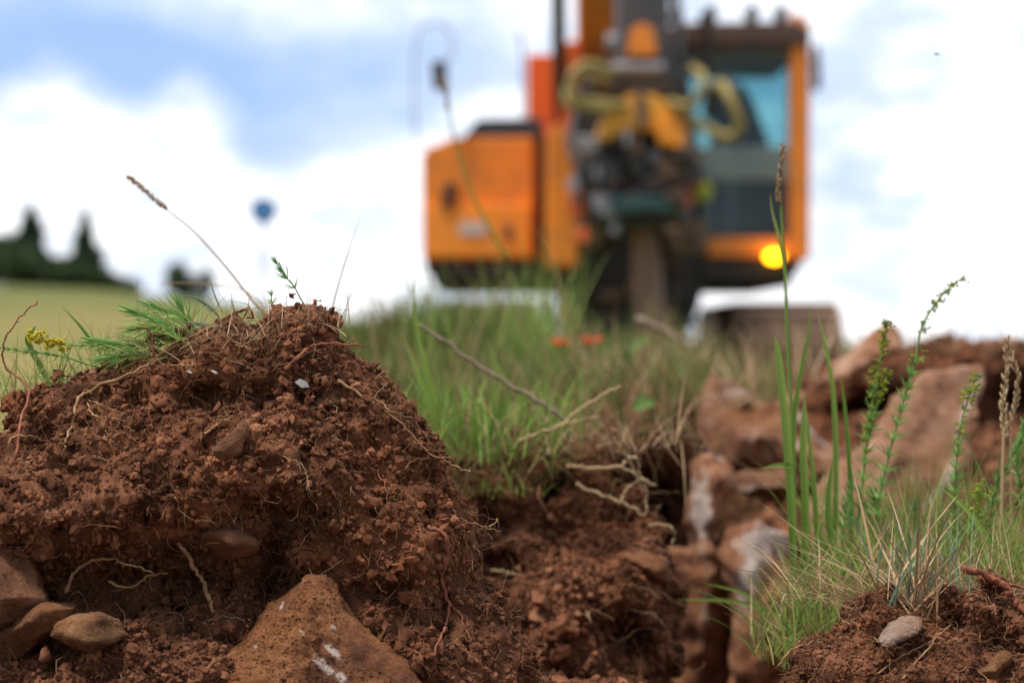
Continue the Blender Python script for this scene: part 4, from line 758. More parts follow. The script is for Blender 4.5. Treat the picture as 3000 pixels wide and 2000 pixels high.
needle_plant('upright budding stem left of the tallest one', [(2500, 1700), (2520, 1480), (2540, 1300), (2560, 1150), (2590, 1000), (2602, 940)], 1.72, 9, 0.0136, 0.0149, 0.0023, 8, FERNY, (0.35, 0.95), [(0.5, 0.99, 60, 0.0035), (0.9, 1.0, 20, 0.002)], group=G5, start=0.15, leaf_end=0.75)
needle_plant('yellowish budding side stem between the two tall stems', [(2545, 1280), (2570, 1190), (2595, 1120), (2602, 1085)], 1.72, 7, 0.0119, 0.0121, 0.0023, 7, FERNY, (0.3, 0.9), [(0.55, 1.0, 26, 0.0028)], group=G5, leaf_end=0.5)
needle_plant('yellow-tipped stem in front of the right part of the slab', [(2790, 1700), (2795, 1520), (2800, 1380), (2815, 1250), (2840, 1160), (2862, 1098)], 1.68, 8, 0.0136, 0.0149, 0.0023, 8, FERNY, (0.3, 0.8), [(0.70, 0.80, 14, 0.003), (0.84, 1.0, 40, 0.0033)], group=G5, leaf_end=0.7)
needle_plant('bushy stem with yellow flowers at the right edge', [(2840, 1700), (2850, 1560), (2860, 1460), (2880, 1400)], 1.66, 8, 0.0102, 0.0149, 0.0023, 8, FERNY, (0.35, 0.95), [(0.5, 1.0, 40, 0.0045)], group=G5, flower_mat=BUD, leaf_end=0.6)
for k, (pts, lab) in enumerate((([(2900, 1650), (2905, 1500), (2930, 1400), (2990, 1290)], 'leafy stem leaning right at the right edge, behind the straw'), ([(3010, 1560), (2990, 1450), (2985, 1330), (3000, 1250)], 'leafy stem cut by the right edge'), ([(2460, 1720), (2470, 1560), (2490, 1420)], 'low leafy stem between the blades and the slab'), ([(2600, 1720), (2580, 1600), (2560, 1450)], 'leafy stem in front of the slab, lower left'), ([(2660, 1720), (2665, 1600), (2680, 1480)], 'thin leafy stem in front of the slab middle'), ([(2720, 1720), (2735, 1620), (2745, 1540)], 'short leafy stem below the slab'), ([(2420, 1900), (2400, 1750), (2420, 1600)], 'low leafy stem at the foot of the broad blades'))):
    needle_plant(lab, pts, 1.70+0.01*k, 7, 0.0110, 0.0175, 0.0023, 8, FERNY, (0.25, 0.9), None, group=G5)
tuft('dry tan grass tuft on top of the bottom right clod', 2660, 1780, 1.46, 46, 0.010, (0.05, 0.115), (0.0010, 0.0026), (0.3, 1), (0.1, 0.9), (0.0, 0.6), STRAW, depth=0.012)
tuft('blue-green blades growing through the dry tuft', 2670, 1770, 1.48, 40, 0.022, (0.04, 0.095), (0.0010, 0.0022), (0, 0.8), (0.0, 0.6), (0.0, 0.6), GLAUC, depth=0.02)
for px, py, Y, lab in ((2560, 1690, 1.74, 'taller green tangle in front of the left part of the leaning slab'), (2740, 1680, 1.73, 'taller green tangle in front of the right part of the leaning slab'), (2930, 1680, 1.72, 'taller green tangle around the straw stalk')):
    tuft(lab, px, py, Y, 220, 0.030, (0.04, 0.14), (0.0007, 0.0020), (0.1, 0.9), (0, 0.55), (0, 0.9), depth=0.03, drop=0.01, group='grass behind the bottom right clod')
for px_, lab_ in ((2470, 'dead straw tangle low between the broad blades and the dry tuft'), (2780, 'dead straw tangle between the dry tuft and the straw stalk'), (2920, 'dead straw tangle at the foot of the thick straw stalk')):
    tuft(lab_, px_, 1760, 1.53, 90, 0.024, (0.03, 0.09), (0.0006, 0.0013), (0.1, 1), (0.2, 1.4), (0, 1.2), STRAW, depth=0.02)
tuft('dry flat straw combed left over the rocks', 2600, 1770, 1.50, 34, 0.02, (0.07, 0.14), (0.0008, 0.0018), (0.2, 0.9), (0.9, 1.35), (0.0, 0.35), STRAW, depth=0.02, azr=(PI*0.8, PI*1.2))
for px, py, Y, n_, lab in ((2400, 1880, 1.62, 420, 'green grass mass at the foot of the broad blades'), (2520, 1760, 1.66, 440, 'green grass mass below the leaning slab'), (2700, 1740, 1.66, 440, 'green grass mass behind the dry tuft'), (2860, 1740, 1.62, 400, 'green grass mass left of the straw stalk'), (2985, 1745, 1.58, 340, 'green grass mass at the right edge')):
    tuft(lab, px, py, Y, n_, 0.030, (0.025, 0.095), (0.0007, 0.0021), (0.1, 0.95), (0, 0.7), (0, 1.2), depth=0.04, drop=0.01, group='grass behind the bottom right clod')
tuft('thin dry wisps on the crest of the soil bank', 2800, 1015, 3.35, 220, 0.17, (0.03, 0.13), (0.0010, 0.0022), (0.3, 1), (0, 1.2), (0, 1.0), STRAW, depth=0.10, drop=0.01)

mb = MB(); rows = [((1150, 1500), 34, (0.10, 0.20)), ((1450, 1700), 90, (0.12, 0.27)), ((1700, 2100), 34, (0.06, 0.14))]
for k, ((a, b), n_, ln) in enumerate(rows):
    tuft(('tall wispy grass below the orange hood', 'tall grass at the left of the breaker', 'short wispy grass at the foot of the right track')[k], (a+b)/2, 1060+30*k, 3.0+0.2*k, n_, (b-a)*K*3/3.4, ln, (0.0018, 0.0042), (0.2, 0.85), (0, 0.45), (0, 0.7), depth=0.18, group='tall grass on the hummock')['kind'] = 'stuff'

mb = MB(); n_ = 9000; yv = 2.6+RNG.random(n_)**1.6*16; uv = RNG.uniform(-700, 1250, n_); xv = (uv-1500)*K*yv; keep_ = (xv < -0.55) | (yv > 4.5); yv, xv = yv[keep_], xv[keep_]; n_ = len(yv)
q_ = np.stack([xv, yv, ground_h(xv, yv)-0.01], -1)
blades(mb, q_, RNG.uniform(0, 2*PI, n_), RNG.uniform(0, 0.6, n_), RNG.uniform(0, 0.8, n_), RNG.uniform(0.04, 0.13, n_), RNG.uniform(0.002, 0.005, n_), np.clip(0.68+0.3*vnoise(q_, 0.8, 3)+0.15*RNG.standard_normal(n_), 0, 1), 4)
tag(mb.build('field_grass', TURF), 'short dry grass of the open field on the left', 'grass', kind='stuff')

# ------------------------------------------------------------------ excavator
def paint(name, col, dirt=0.35, rough=0.45):
    def b(h):
        c = h.mix(h.ramp(h.noise(4.5, 6, 0.62), [(0.40, (0, 0, 0)), (0.66, (dirt, dirt, dirt))]), col, (0.20, 0.12, 0.075)); return c
    return material(name, b, rough, 0.4)
ORANGE = paint('orange_paint', (0.92, 0.265, 0.022), 0.4); DEEP = paint('red_orange_paint', (0.80, 0.13, 0.012), 0.15); AMBER = paint('amber_paint', (0.80, 0.36, 0.03), 0.3)
BLACK = paint('black_metal', (0.018, 0.018, 0.021), 0.25, 0.5); DGREY = paint('dark_grey_metal', (0.05, 0.05, 0.06), 0.35, 0.45); SLATE = paint('slate_cover', (0.035, 0.045, 0.065), 0.05, 0.5)
MUDDY = paint('muddy_steel', (0.16, 0.095, 0.07), 0.8, 0.8); BROWN = paint('brown_header', (0.085, 0.045, 0.038), 0.3, 0.6); STEEL = paint('steel', (0.30, 0.30, 0.34), 0.3, 0.35)
HOSE = paint('yellow_hose', (0.27, 0.21, 0.06), 0.25, 0.6); TEAL = paint('teal_band', (0.02, 0.065, 0.07), 0.1, 0.5); LIME = paint('lime_fitting', (0.33, 0.36, 0.02), 0.1, 0.5); PALEGREY = paint('pale_sticker', (0.55, 0.50, 0.50), 0.1, 0.5)
SEATM = paint('dark_blue_seat', (0.02, 0.035, 0.07), 0.0, 0.7); CHISEL = paint('rusty_chisel', (0.21, 0.115, 0.085), 0.4, 0.6)
GLASS = bpy.data.materials.new('tinted_glass'); GLASS.use_nodes = True; t = GLASS.node_tree; t.nodes.remove(t.nodes['Principled BSDF'])
tr = t.nodes.new('ShaderNodeBsdfTransparent'); tr.inputs[0].default_value = (0.62, 0.80, 0.82, 1); gl = t.nodes.new('ShaderNodeBsdfGlossy'); gl.inputs['Roughness'].default_value = 0.03
fr = t.nodes.new('ShaderNodeFresnel'); fr.inputs[0].default_value = 1.5; mx = t.nodes.new('ShaderNodeMixShader'); t.links.new(fr.outputs[0], mx.inputs[0]); t.links.new(tr.outputs[0], mx.inputs[1]); t.links.new(gl.outputs[0], mx.inputs[2]); t.links.new(mx.outputs[0], t.nodes['Material Output'].inputs[0])
LAMP = bpy.data.materials.new('lit_amber_lens'); LAMP.use_nodes = True; b = LAMP.node_tree.nodes['Principled BSDF']; b.inputs['Base Color'].default_value = (0.9, 0.35, 0.02, 1); b.inputs['Emission Color'].default_value = (1, 0.43, 0.004, 1); b.inputs['Emission Strength'].default_value = 10.0

EY = 12.8
ex = bpy.data.objects.new('excavator', None); C.objects.link(ex); ex.location = (*P(1860, 1250, EY)[:2], 0.0)
tag(ex, 'orange tracked excavator facing the camera with a hydraulic breaker on its arm', 'excavator')
EO = Vector(ex.location)
def part(name, bm, mat, parent=ex, label=None, bevel=0.0, smooth=False):
    if bevel: bmesh.ops.bevel(bm, geom=[e for e in bm.edges], offset=bevel, segments=2, profile=0.6, affect='EDGES', clamp_overlap=True)
    me = bpy.data.meshes.new(name); bm.to_mesh(me); bm.free()
    if smooth:
        for p in me.polygons: p.use_smooth = True
    o = link_mesh(name, me, mat, parent)
    if label: o['label'] = label
    return o
def loc(px, py, Y): return Vector(P(px, py, Y))-EO
def prism(poly_px, Y0, Y1, bm=None, ref=None):
    """extrude an outline (measured at depth ref) between depths Y0 and Y1"""
    bm = bm or bmesh.new(); ref = ref or Y0; pts = [loc(x, y, ref) for x, y in poly_px]
    a = [bm.verts.new((p.x, Y0-EO.y, p.z)) for p in pts]; c = [bm.verts.new((p.x, Y1-EO.y, p.z)) for p in pts]; n = len(pts)
    bm.faces.new(a); bm.faces.new(c[::-1])
    for i in range(n): bm.faces.new((a[i], c[i], c[(i+1) % n], a[(i+1) % n]))
    bmesh.ops.recalc_face_normals(bm, faces=bm.faces); return bm
def rect(x0, y0, x1, y1): return [(x0, y0), (x1, y0), (x1, y1), (x0, y1)]
def box(name, x0, y0, x1, y1, Y0, Y1, mat, parent=ex, bevel=0.012, label=None): return part(name, prism(rect(x0, y0, x1, y1), Y0, Y1), mat, parent, label, bevel)
def etube(name, pts, wpx, mat, parent=ex, label=None, n=30, tip=1.0, sides=10):
    Ym = pts[0][2]; path = smooth_path([np.array(loc(*p)) for p in pts], n); mb = MB(); add_tube(mb, path, np.linspace(1, tip, n)*wpx*K*Ym/2, sides, 0, 0.5)
    o = mb.build(name, mat, parent)
    if label: o['label'] = label
    return o
# undercarriage: two crawler tracks with shoes, rollers, car body
def track(cx, name_label):
    tr_ = bpy.data.objects.new('track', None); C.objects.link(tr_); tr_.parent = ex; tr_['label'] = name_label
    x0 = cx-EO.x; W, H, Ln = 0.30, 0.79, 3.1; R = H/2-0.03; prof = []
    for k in range(17): a = PI/2+PI*k/16; prof.append((-(Ln/2-R)+R*math.cos(a), H/2+R*math.sin(a)))
    for k in range(17): a = -PI/2+PI*k/16; prof.append(((Ln/2-R)+R*math.cos(a), H/2+R*math.sin(a)))
    yc = 0.9
    bm = bmesh.new(); a = [bm.verts.new((x0-W, yc+y, z)) for y, z in prof]; c = [bm.verts.new((x0+W, yc+y, z)) for y, z in prof]; n = len(prof)
    bm.faces.new(a); bm.faces.new(c[::-1]); [bm.faces.new((a[i], c[i], c[(i+1) % n], a[(i+1) % n])) for i in range(n)]; bmesh.ops.recalc_face_normals(bm, faces=bm.faces)
    part('track_belt', bm, MUDDY, tr_)
    # grouser shoes all round the belt
    per = np.array(prof+[prof[0]]); seg = np.hypot(*np.diff(per, axis=0).T); cum = np.concatenate(([0], np.cumsum(seg))); bm = bmesh.new()
    for s in np.arange(0.05, cum[-1], 0.175):
        i = min(np.searchsorted(cum, s)-1, len(seg)-1); f = (s-cum[i])/seg[i]; y, z = per[i]*(1-f)+per[i+1]*f; d = (per[i+1]-per[i])/seg[i]; nx = np.array((d[1], -d[0]))
        if (np.array((y, z-H/2))@nx) < 0: nx = -nx
        q = [np.array((y, z))+d*e*0.075+nx*g for e, g in ((-1, 0.004), (1, 0.004), (1, 0.018), (0.3, 0.018), (0.2, 0.042), (-0.2, 0.042), (-0.3, 0.018), (-1, 0.018))]
        va = [bm.verts.new((x0-W-0.012, yc+u[0], u[1])) for u in q]; vc = [bm.verts.new((x0+W+0.012, yc+u[0], u[1])) for u in q]; m = len(q)
        bm.faces.new(va); bm.faces.new(vc[::-1]); [bm.faces.new((va[k], vc[k], vc[(k+1) % m], va[(k+1) % m])) for k in range(m)]
    bmesh.ops.recalc_face_normals(bm, faces=bm.faces); part('track_shoes', bm, MUDDY, tr_)
track(P(2285, 0, EY)[0], None); track(P(1430, 0, EY)[0], None)
part('car_body', prism([(1640, 905), (1640, 830), (2070, 830), (2055, 900), (2010, 1000), (2150, 1030), (2150, 1100), (1560, 1100), (1560, 1030), (1660, 1000)], 12.95, 14.4, ref=EY), BLACK, bevel=0.02)
part('slewing_ring', prism([(1600, 640), (2080, 640), (2080, 770), (2050, 900), (1660, 900), (1600, 780)], 12.9, 14.2, ref=EY), BLACK, bevel=0.03)
part('slewing_deck', prism(rect(1262, 770, 2345, 835), 13.15, 15.3, ref=EY), BLACK, bevel=0.03)
# engine hood and counterweight side
hood = part('engine_hood', prism([(1238, 760), (1236, 448), (1262, 430), (1330, 402), (1565, 402), (1565, 760)], 12.8, 15.2), ORANGE, bevel=0.02)
part('hood_panel', prism([(1254, 600), (1256, 752), (1555, 752), (1555, 600)], 12.765, 12.805), paint('hood_panel_lit_paint', (0.95, 0.31, 0.03), 0.15), hood, bevel=0.012)  # brighter orange stands in for light on an upward-tilted panel
part('hood_handle', prism([(1308, 532), (1338, 540), (1318, 612), (1288, 604)], 12.74, 12.81), BLACK, hood, bevel=0.008)
part('hood_sticker', prism(rect(1345, 650, 1425, 688), 12.755, 12.77), PALEGREY, hood, 'faded pale grey sticker'); part('hood_latch', prism(rect(1475, 660, 1500, 698), 12.75, 12.77), BROWN, hood, bevel=0.004)
part('hood_cover', prism([(1355, 404), (1400, 348), (1592, 345), (1592, 404)], 12.82, 14.6), SLATE, bevel=0.015)
part('hood_skirt', prism([(1242, 763), (1590, 763), (1590, 822), (1290, 822), (1250, 800)], 12.84, 15.1), BLACK, bevel=0.015)
box('hood_seam', 1567, 406, 1598, 800, 12.86, 14.8, BLACK)
box('exhaust_tower', 1545, 158, 1625, 400, 13.6, 14.0, DEEP, bevel=0.02, label='bright red-orange box standing behind the boom')
etube('handrail', [(1535, 345, 13.4), (1533, 200, 13.4), (1526, 110, 13.4), (1515, 95, 13.4)], 10, STEEL)
# boom foot, boom and cylinders
part('boom_foot', prism([(1602, 780), (1602, 385), (1640, 360), (1685, 400), (1692, 780)], 12.3, 14.2), ORANGE, bevel=0.02)
def beam(name, a, b, wx, wz, mat, bevel=0.015, label=None, parent=ex):
    """box beam between two points given as (px, py, Y)"""
    A, B = loc(*a), loc(*b); d = (B-A).normalized(); x = Vector((1, 0, 0)); z = d.cross(x).normalized(); x = z.cross(d).normalized(); bm = bmesh.new()
    if isinstance(wx, (int, float)): wx = (wx, wx)
    if isinstance(wz, (int, float)): wz = (wz, wz)
    r = []
    for Pn, sx, sz in ((A, wx[0], wz[0]), (B, wx[1], wz[1])): r.append([bm.verts.new(Pn+x*u*sx/2+z*v*sz/2) for u, v in ((-1, -1), (1, -1), (1, 1), (-1, 1))])
    bm.faces.new(r[0]); bm.faces.new(r[1][::-1]); [bm.faces.new((r[0][i], r[1][i], r[1][(i+1) % 4], r[0][(i+1) % 4])) for i in range(4)]
    bmesh.ops.recalc_face_normals(bm, faces=bm.faces); return part(name, bm, mat, parent, label, bevel)
boom = beam('boom', (1755, 700, 13.6), (1762, -420, 11.9), (0.30, 0.30), (0.5, 0.45), ORANGE)
etube('boom_cylinder', [(1640, 380, 12.6), (1638, 150, 12.2), (1632, -350, 11.6)], 42, BLACK); etube('boom_cylinder', [(1905, 600, 12.9), (1925, 150, 12.4), (1935, -350, 11.8)], 34, BLACK)
arm = beam('arm', (1880, -300, 11.0), (1882, 235, 10.9), (0.30, 0.27), (0.42, 0.32), DGREY)
part('arm_plate', prism([(1838, 162), (1850, 85), (1885, 68), (1915, 85), (1925, 162)], 10.69, 10.74), ORANGE, arm, 'orange plate on the dark arm', bevel=0.004)
etube('arm_pin', [(1778, 128, 11.0), (1825, 128, 11.0)], 60, STEEL)
part('boom_bracket', prism([(1642, 420), (1645, 150), (1668, 128), (1700, 130), (1720, 420)], 12.35, 12.7, ref=12.5), DEEP, bevel=0.015)
part('valve_block', prism([(1690, 470), (1685, 320), (1700, 215), (1760, 190), (1965, 190), (2010, 260), (2040, 480), (2000, 520)], 11.9, 12.5, ref=12.2), BLACK, bevel=0.02)
etube('hose', [(1690, 330, 11.8), (1670, 420, 11.7), (1700, 520, 11.6), (1690, 640, 11.7)], 26, BLACK); etube('hose', [(2010, 420, 11.4), (2045, 480, 11.2), (2050, 600, 11.2), (2010, 700, 11.4)], 26, BLACK)
# coupler, rotator bracket and breaker
cp = part('coupler', prism([(1725, 215), (1760, 185), (1960, 170), (1985, 215), (1970, 262), (1900, 290), (1800, 262), (1730, 240)], 10.75, 11.15), DGREY, bevel=0.02)
etube('coupler_pin', [(1795, 200, 10.72), (1945, 200, 10.72)], 34, STEEL, cp)
br = part('rotator_bracket', prism([(1752, 408), (1762, 350), (1800, 300), (1850, 276), (1910, 276), (1960, 300), (1998, 340), (2020, 400), (2012, 440), (1975, 440), (1955, 395), (1920, 385), (1835, 385), (1800, 400), (1790, 412)], 10.6, 11.1), AMBER, bevel=0.03, label='amber arched bracket')
part('bracket_rib', prism([(1868, 272), (1890, 272), (1892, 372), (1866, 372)], 10.57, 10.62), DGREY, br, bevel=0.006)
part('bracket_cover', prism([(1935, 330), (1965, 345), (2015, 420), (1990, 438), (1930, 420)], 10.52, 10.62), paint('orange_cover', (0.82, 0.28, 0.02), 0.1), br, bevel=0.02)
hb = part('breaker_housing', prism([(1738, 420), (1800, 402), (1960, 402), (2020, 432), (2035, 520), (2000, 640), (1960, 672), (1780, 672), (1745, 610), (1725, 520)], 10.7, 11.3), BLACK, bevel=0.03)
for k, (x0, y0, x1, y1, m_, d_) in enumerate(((1842, 430, 1888, 520, DGREY, 10.62), (1925, 460, 2000, 530, MUDDY, 10.62), (1745, 470, 1820, 540, DGREY, 10.6), (1735, 565, 1815, 640, STEEL, 10.62), (1935, 575, 2010, 625, DGREY, 10.6), (1880, 520, 1925, 575, CHISEL, 10.63), (1690, 620, 1770, 720, MUDDY, 10.8), (1960, 640, 2075, 740, MUDDY, 10.8), (1660, 560, 1730, 640, DEEP, 11.2), (1680, 395, 1760, 450, STEEL, 10.7), (1985, 505, 2045, 560, DEEP, 10.9))):
    part('breaker_clamp' if k < 6 else 'breaker_plate', prism([(x0, y0+12), (x0+14, y0), (x1-10, y0+4), (x1, y1-16), (x1-16, y1), (x0+8, y1-6)], d_, d_+0.2), m_, hb, bevel=0.014)
part('clamp_band', prism([(1790, 578), (1850, 570), (1930, 574), (1975, 600), (1965, 622), (1900, 618), (1810, 626)], 10.54, 10.62), TEAL, hb, bevel=0.01)
part('hose_fitting', prism([(2040, 545), (2075, 530), (2090, 560), (2072, 592), (2040, 585)], 10.8, 10.95), LIME, hb, bevel=0.012)
etube('chisel', [(1890, 610, 10.9), (1895, 780, 10.9), (1905, 960, 10.9), (1910, 1120, 10.9)], 84, CHISEL, sides=20)
etube('hose', [(1800, 215, 10.6), (1720, 190, 10.55), (1672, 235, 10.5), (1690, 295, 10.5), (1760, 302, 10.55), (1830, 315, 10.6)], 29, HOSE); etube('hose', [(1780, 240, 10.7), (1700, 220, 10.6), (1660, 270, 10.55), (1680, 312, 10.5), (1800, 318, 10.55)], 22, HOSE)
etube('hose', [(1960, 300, 10.6), (2020, 310, 10.5), (2052, 270, 10.45), (2060, 225, 10.5), (2030, 200, 10.7)], 25, HOSE); etube('hose', [(1985, 330, 10.6), (2060, 370, 10.5), (2130, 402, 10.45), (2168, 370, 10.4), (2140, 290, 10.4), (2115, 250, 10.5), (2090, 265, 10.6)], 31, HOSE)
etube('hose', [(2075, 340, 10.7), (2085, 270, 10.6), (2120, 240, 10.6), (2145, 265, 10.7)], 36, BLACK); etube('hose', [(1750, 420, 10.8), (1715, 500, 10.7), (1720, 600, 10.7), (1760, 650, 10.8)], 30, BLACK); etube('hose', [(1980, 180, 11.0), (1990, 60, 11.2), (1960, -100, 11.4)], 28, BLACK)
rr = np.random.default_rng(5)
for k in range(44):                                                        # small hydraulic blocks, caps and brackets
    x, y = rr.uniform(1680, 2040), rr.uniform(395, 740); w_, h_ = rr.uniform(12, 44), rr.uniform(12, 50); d_ = rr.uniform(10.5, 10.68); m_ = (BLACK, DGREY, MUDDY, BLACK, STEEL, BROWN, DGREY, DEEP)[int(rr.integers(0, 8))]
    if 1840 < x < 1960 and y > 600: continue
    part('hydraulic_fitting', prism([(x-w_/2, y-h_/3), (x-w_/4, y-h_/2), (x+w_/3, y-h_/2), (x+w_/2, y), (x+w_/3, y+h_/2), (x-w_/2, y+h_/2.5)], d_, d_+0.12), m_, hb, bevel=0.006)
for k in range(16):
    x, y = rr.uniform(1620, 2060), rr.uniform(660, 960); w_, h_ = rr.uniform(30, 90), rr.uniform(20, 70); m_ = (BLACK, BROWN, MUDDY, SLATE, BLACK)[int(rr.integers(0, 5))]
    part('frame_bracket', prism([(x-w_/2, y-h_/3), (x+w_/3, y-h_/2), (x+w_/2, y+h_/3), (x-w_/3, y+h_/2)], 12.72, 12.88), m_, ex, bevel=0.01)
# cab: frame, roof, panes, seat, lamps, mirror
cab = bpy.data.objects.new('cab', None); C.objects.link(cab); cab.parent = ex
box('pillar', 2318, 60, 2374, 760, 12.8, 12.98, ORANGE, cab); box('pillar', 1962, 130, 1990, 760, 12.8, 12.95, BLACK, cab); box('pillar', 1962, 130, 1990, 700, 14.3, 14.42, BLACK, cab); box('pillar', 2345, 60, 2374, 700, 14.3, 14.42, ORANGE, cab)
part('roof', prism([(1958, 132), (1958, 82), (1985, 66), (2335, 62), (2376, 90), (2376, 132)], 12.78, 14.45), BROWN, cab, bevel=0.02)
box('roof_trim', 2322, 40, 2352, 100, 12.79, 14.4, ORANGE, cab)
for x in (1985, 2205, 2292, 2085): 
    wl = part('work_light', prism([(x-16, 62), (x-18, 30), (x-8, 14), (x+10, 14), (x+18, 30), (x+14, 62)], 12.8, 12.95), BLACK, cab, bevel=0.006)
box('door_panel', 2352, 700, 2374, 760, 12.99, 14.3, ORANGE, cab); box('door_panel', 2362, 420, 2374, 700, 12.99, 14.3, ORANGE, cab)
box('front_sill', 2075, 697, 2317, 752, 12.82, 13.0, ORANGE, cab); box('cab_floor', 1962, 690, 2345, 752, 13.01, 14.42, BLACK, cab)
part('cab_base', prism([(2060, 756), (2345, 756), (2350, 780), (2325, 812), (2250, 826), (2060, 826)], 12.85, 14.4), BLACK, cab, bevel=0.02)
box('reflection_bar', 1991, 430, 2317, 530, 12.84, 12.88, paint('reflection_bar_paint', (0.15, 0.20, 0.21), 0.2), cab); box('header_shade', 1991, 133, 2317, 172, 12.84, 12.9, paint('sun_blind', (0.10, 0.10, 0.085), 0.2), cab)  # tall pale bar imitates the reflection across the lower glass
pn = part('windscreen', prism(rect(1992, 134, 2316, 694), 12.86, 12.868), GLASS, cab)
bm = prism(rect(1992, 430, 2344, 690), 14.32, 14.40); part('rear_panel', bm, paint('rear_panel_paint', (0.05, 0.08, 0.09), 0.1), cab); part('rear_window', prism(rect(1992, 134, 2344, 429), 14.34, 14.348), GLASS, cab)
st = part('operator_seat', prism([(2060, 660), (2060, 540), (2080, 520), (2085, 330), (2100, 262), (2165, 250), (2200, 300), (2245, 420), (2250, 440), (2255, 660)], 13.6, 13.9, ref=13.75), SEATM, cab, bevel=0.04)
part('control_console', prism([(2140, 690), (2150, 470), (2290, 450), (2310, 690)], 13.2, 13.5), paint('console', (0.03, 0.045, 0.05), 0.1), cab, bevel=0.03); part('control_console', prism([(2000, 690), (2000, 480), (2060, 470), (2070, 690)], 13.2, 13.5), paint('console', (0.03, 0.045, 0.05), 0.1), cab, bevel=0.03)
etube('wiper', [(2055, 40, 12.7), (2075, 120, 12.72), (2072, 215, 12.74)], 26, BLACK, cab)
etube('beacon_stalk', [(2268, 752, 12.8), (2268, 770, 12.8)], 14, BLACK, cab)
V, F = ICO[3]; lp = mesh('indicator_lamp', V*np.array((0.055, 0.035, 0.037)), [F], LAMP, cab); lp.location = loc(2268, 751, 12.74); lp['label'] = 'glowing amber flashing lamp'
mr = part('mirror', prism([(2384, 128), (2402, 136), (2408, 250), (2396, 268), (2382, 262)], 12.7, 12.76), BLACK, ex, bevel=0.01); etube('mirror_arm', [(2360, 180, 12.85), (2385, 190, 12.74)], 9, BLACK, mr)
m2 = part('mirror', prism([(1262, 182), (1306, 176), (1312, 262), (1270, 264)], 12.7, 12.76), BLACK, ex, bevel=0.01)
etube('mirror_arm', [(1285, 440, 12.9), (1222, 400, 12.8), (1214, 250, 12.75), (1222, 110, 12.75), (1262, 72, 12.75), (1312, 84, 12.75), (1326, 150, 12.75), (1300, 200, 12.74)], 6, STEEL, m2, n=44)

# ------------------------------------------------------------------ far things: sign, trees, shed, bird-sized insect
sy = 42.0; sg = bpy.data.objects.new('road_sign', None); C.objects.link(sg); q = P(773, 618, sy); sg.location = (q[0], sy, ground_h(np.array(q[0]), np.array(sy)))
tag(sg, 'round blue sign on a thin pale post far off over the field', 'road sign')
h_ = q[2]-sg.location[2]; mb = MB(); add_tube(mb, [(0, 0.03, -0.2), (0, 0.03, h_*0.5), (0, 0.03, h_+0.2)], 0.06, 10); mb.build('post', paint('galvanised_post', (0.40, 0.43, 0.50), 0.05, 0.4), sg)
bm = bmesh.new(); bmesh.ops.create_cone(bm, cap_ends=True, segments=40, radius1=0.29, radius2=0.29, depth=0.02, matrix=Matrix.Translation((0, -0.02, h_))@Matrix.Rotation(PI/2, 4, 'X')); part('sign_plate', bm, paint('blue_sign', (0.08, 0.23, 0.52), 0.0, 0.4), sg)

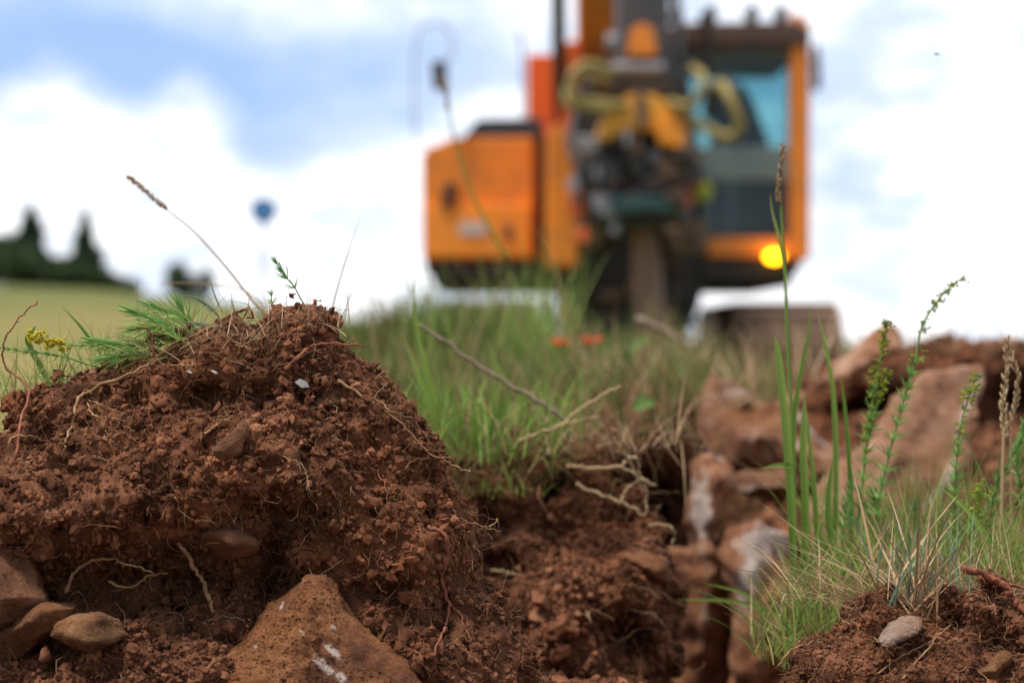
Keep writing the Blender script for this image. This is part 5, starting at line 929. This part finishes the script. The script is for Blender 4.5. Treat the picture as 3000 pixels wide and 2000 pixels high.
BARK = material('bark', lambda h: h.ramp(h.noise(8, 4), [(0.3, (0.05, 0.035, 0.025)), (0.7, (0.13, 0.10, 0.075))]), 0.95, 0.1)
SPRUCE = leafy('spruce_needles', [(0.0, (0.014, 0.034, 0.018)), (0.5, (0.028, 0.062, 0.026)), (1.0, (0.060, 0.10, 0.036))], 0.15)
BROAD = leafy('broad_leaves', [(0.0, (0.025, 0.050, 0.020)), (0.5, (0.05, 0.085, 0.03)), (1.0, (0.09, 0.13, 0.045))], 0.2)
def tree(label, px, top_py, Y, width, kind, name, base_drop=0.3):
    q = P(px, top_py, Y); g = float(ground_h(np.array(q[0]), np.array(Y))); H = q[2]-g; r0 = bpy.data.objects.new(name, None); C.objects.link(r0); r0.location = (q[0], Y, g)
    mb = MB(); add_tube(mb, [(0, 0, -base_drop), (0.03, 0, H*0.5), (0, 0, H*0.96)], np.array((1, 0.55, 0.12))*H*0.022, 8, 0.05)
    n = 1500; nl = 0
    if kind == 'spruce':
        t_ = RNG.random(n)**0.75; hz = H*(0.06+0.94*(1-t_)) if False else H*(1-0.95*t_); tier = np.abs(np.sin(t_*26))*0.35+0.65
        rad = width/2*(0.06+0.94*t_)*tier*RNG.uniform(0.2, 1.0, n)**0.5; a = RNG.uniform(0, 2*PI, n); rad = rad*(1+0.7*vnoise(np.stack([np.cos(a), np.sin(a), hz*1.1], -1), 1.3, int(px))); ctr = np.stack([rad*np.cos(a), rad*np.sin(a), hz-rad*0.25], -1)
        for k in range(26):
            tt = (k+1)/27; a_ = k*2.4; L_ = width/2*tt*0.85; add_tube(mb, [(0, 0, H*(1-0.95*tt)), (L_*math.cos(a_), L_*math.sin(a_), H*(1-0.95*tt)-0.2*L_)], (H*0.006, H*0.002), 5)
    else:
        d = RNG.standard_normal((n, 3)); d /= np.linalg.norm(d, axis=1)[:, None]; rr = RNG.uniform(0.35, 1, n)**0.5*(1+0.35*fbm(d, 1.8, 3, int(px)))
        ctr = d*rr[:, None]*np.array((width/2, width/2, H*0.42))+np.array((0, 0, H*0.55))
        for k in range(9): a_ = k*2.4; add_tube(mb, [(0, 0, H*0.3), (width*0.3*math.cos(a_), width*0.3*math.sin(a_), H*(0.5+0.03*k))], (H*0.01, H*0.003), 5)
    mb.build('trunk', BARK, r0)
    sz = 0.05*max(width, H*0.4)*RNG.uniform(0.6, 1.4, n); R_ = rand_rot(n); quad = np.array([(-1, -0.5, 0), (1, -0.5, 0.1), (1, 0.5, 0), (-1, 0.5, 0.1)])
    V = np.einsum('nij,vj->nvi', R_, quad)*sz[:, None, None]+ctr[:, None, :]; mb = MB(); mb.add(V.reshape(-1, 3), np.arange(n*4).reshape(-1, 4), np.repeat(RNG.uniform(0, 1, n), 4)); mb.build('crown', SPRUCE if kind == 'spruce' else BROAD, r0, False)
    return tag(r0, label, 'tree', 'far trees on the hill')
for px, tp, Y, wd, kd, lab in ((92, 600, 148, 5.0, 'spruce', 'taller dark spruce left of the other pointed tree on the hill'), (250, 622, 150, 4.8, 'spruce', 'pointed dark spruce standing alone at the right of the tree group'), (10, 690, 152, 4.6, 'b', 'rounded dark tree at the left edge of the picture on the hill'), (60, 720, 146, 4.0, 'b', 'bushy dark tree under the taller spruce'), (140, 745, 150, 4.5, 'b', 'low dark tree between the two spruces'), (205, 770, 147, 3.8, 'b', 'low bush at the left foot of the lone spruce'), (280, 790, 149, 3.6, 'b', 'low bush at the right foot of the lone spruce'), (-60, 690, 150, 5, 'b', 'dark tree mostly outside the left edge')):
    tree(lab, px, tp, Y, wd, kd, 'spruce_tree' if kd == 'spruce' else 'bushy_tree')
tree('small dark round tree beside the grey shed on the hill', 520, 765, 150, 2.2, 'b', 'bushy_tree'); tree('small dark tree right of the grey shed', 606, 780, 152, 1.3, 'b', 'bushy_tree')
tree('tiny blue-grey far bush between the trees and the shed', 380, 818, 158, 2.0, 'b', 'bushy_tree')
q = P(565, 850, 151); gz = float(ground_h(np.array(q[0]), np.array(151.0))); sh_ = bpy.data.objects.new('shed', None); C.objects.link(sh_); sh_.location = (q[0], 151, gz)
bm = bmesh.new(); bmesh.ops.create_cube(bm, size=1, matrix=Matrix.Translation((0, 0, 0.75))@Matrix.Diagonal((1.7, 1.6, 1.9, 1))); part('wall', bm, paint('grey_boards', (0.22, 0.24, 0.25), 0.1, 0.8), sh_)
bm = bmesh.new(); vs = [bm.verts.new(v) for v in ((-1, -0.95, 1.66), (1, -0.95, 1.66), (1, 0, 2.15), (-1, 0, 2.15), (-1, 0.95, 1.66), (1, 0.95, 1.66))]; bm.faces.new((vs[0], vs[1], vs[2], vs[3])); bm.faces.new((vs[3], vs[2], vs[5], vs[4])); bmesh.ops.solidify(bm, geom=bm.faces[:], thickness=0.08); part('roof', bm, paint('grey_roof', (0.12, 0.12, 0.13), 0.1, 0.8), sh_)
tag(sh_, 'small grey shed among bushes far off on the hill', 'shed')

fl = bpy.data.objects.new('flying_insect', None); C.objects.link(fl); fl.location = P(2745, 160, 1.75); fl.rotation_euler = (0, 0.12, 0)
V, F = ICO[2]; mesh('body', V*np.array((0.0026, 0.0005, 0.00055)), [F], paint('insect_body', (0.03, 0.03, 0.04), 0, 0.4), fl)
for s in (-1, 1):
    V, F = strip(np.array([(0.0006-t*0.0035, s*0.0004+s*t*0.0022, 0.0005+t*0.0006) for t in np.linspace(0, 1, 6)]), 0.0012, 0.1, (0, 0, 1), 6); mesh('wing', V, [F], paint('insect_wing', (0.25, 0.26, 0.28), 0, 0.3), fl)
tag(fl, 'tiny dark insect flying in the sky at the upper right', 'insect')
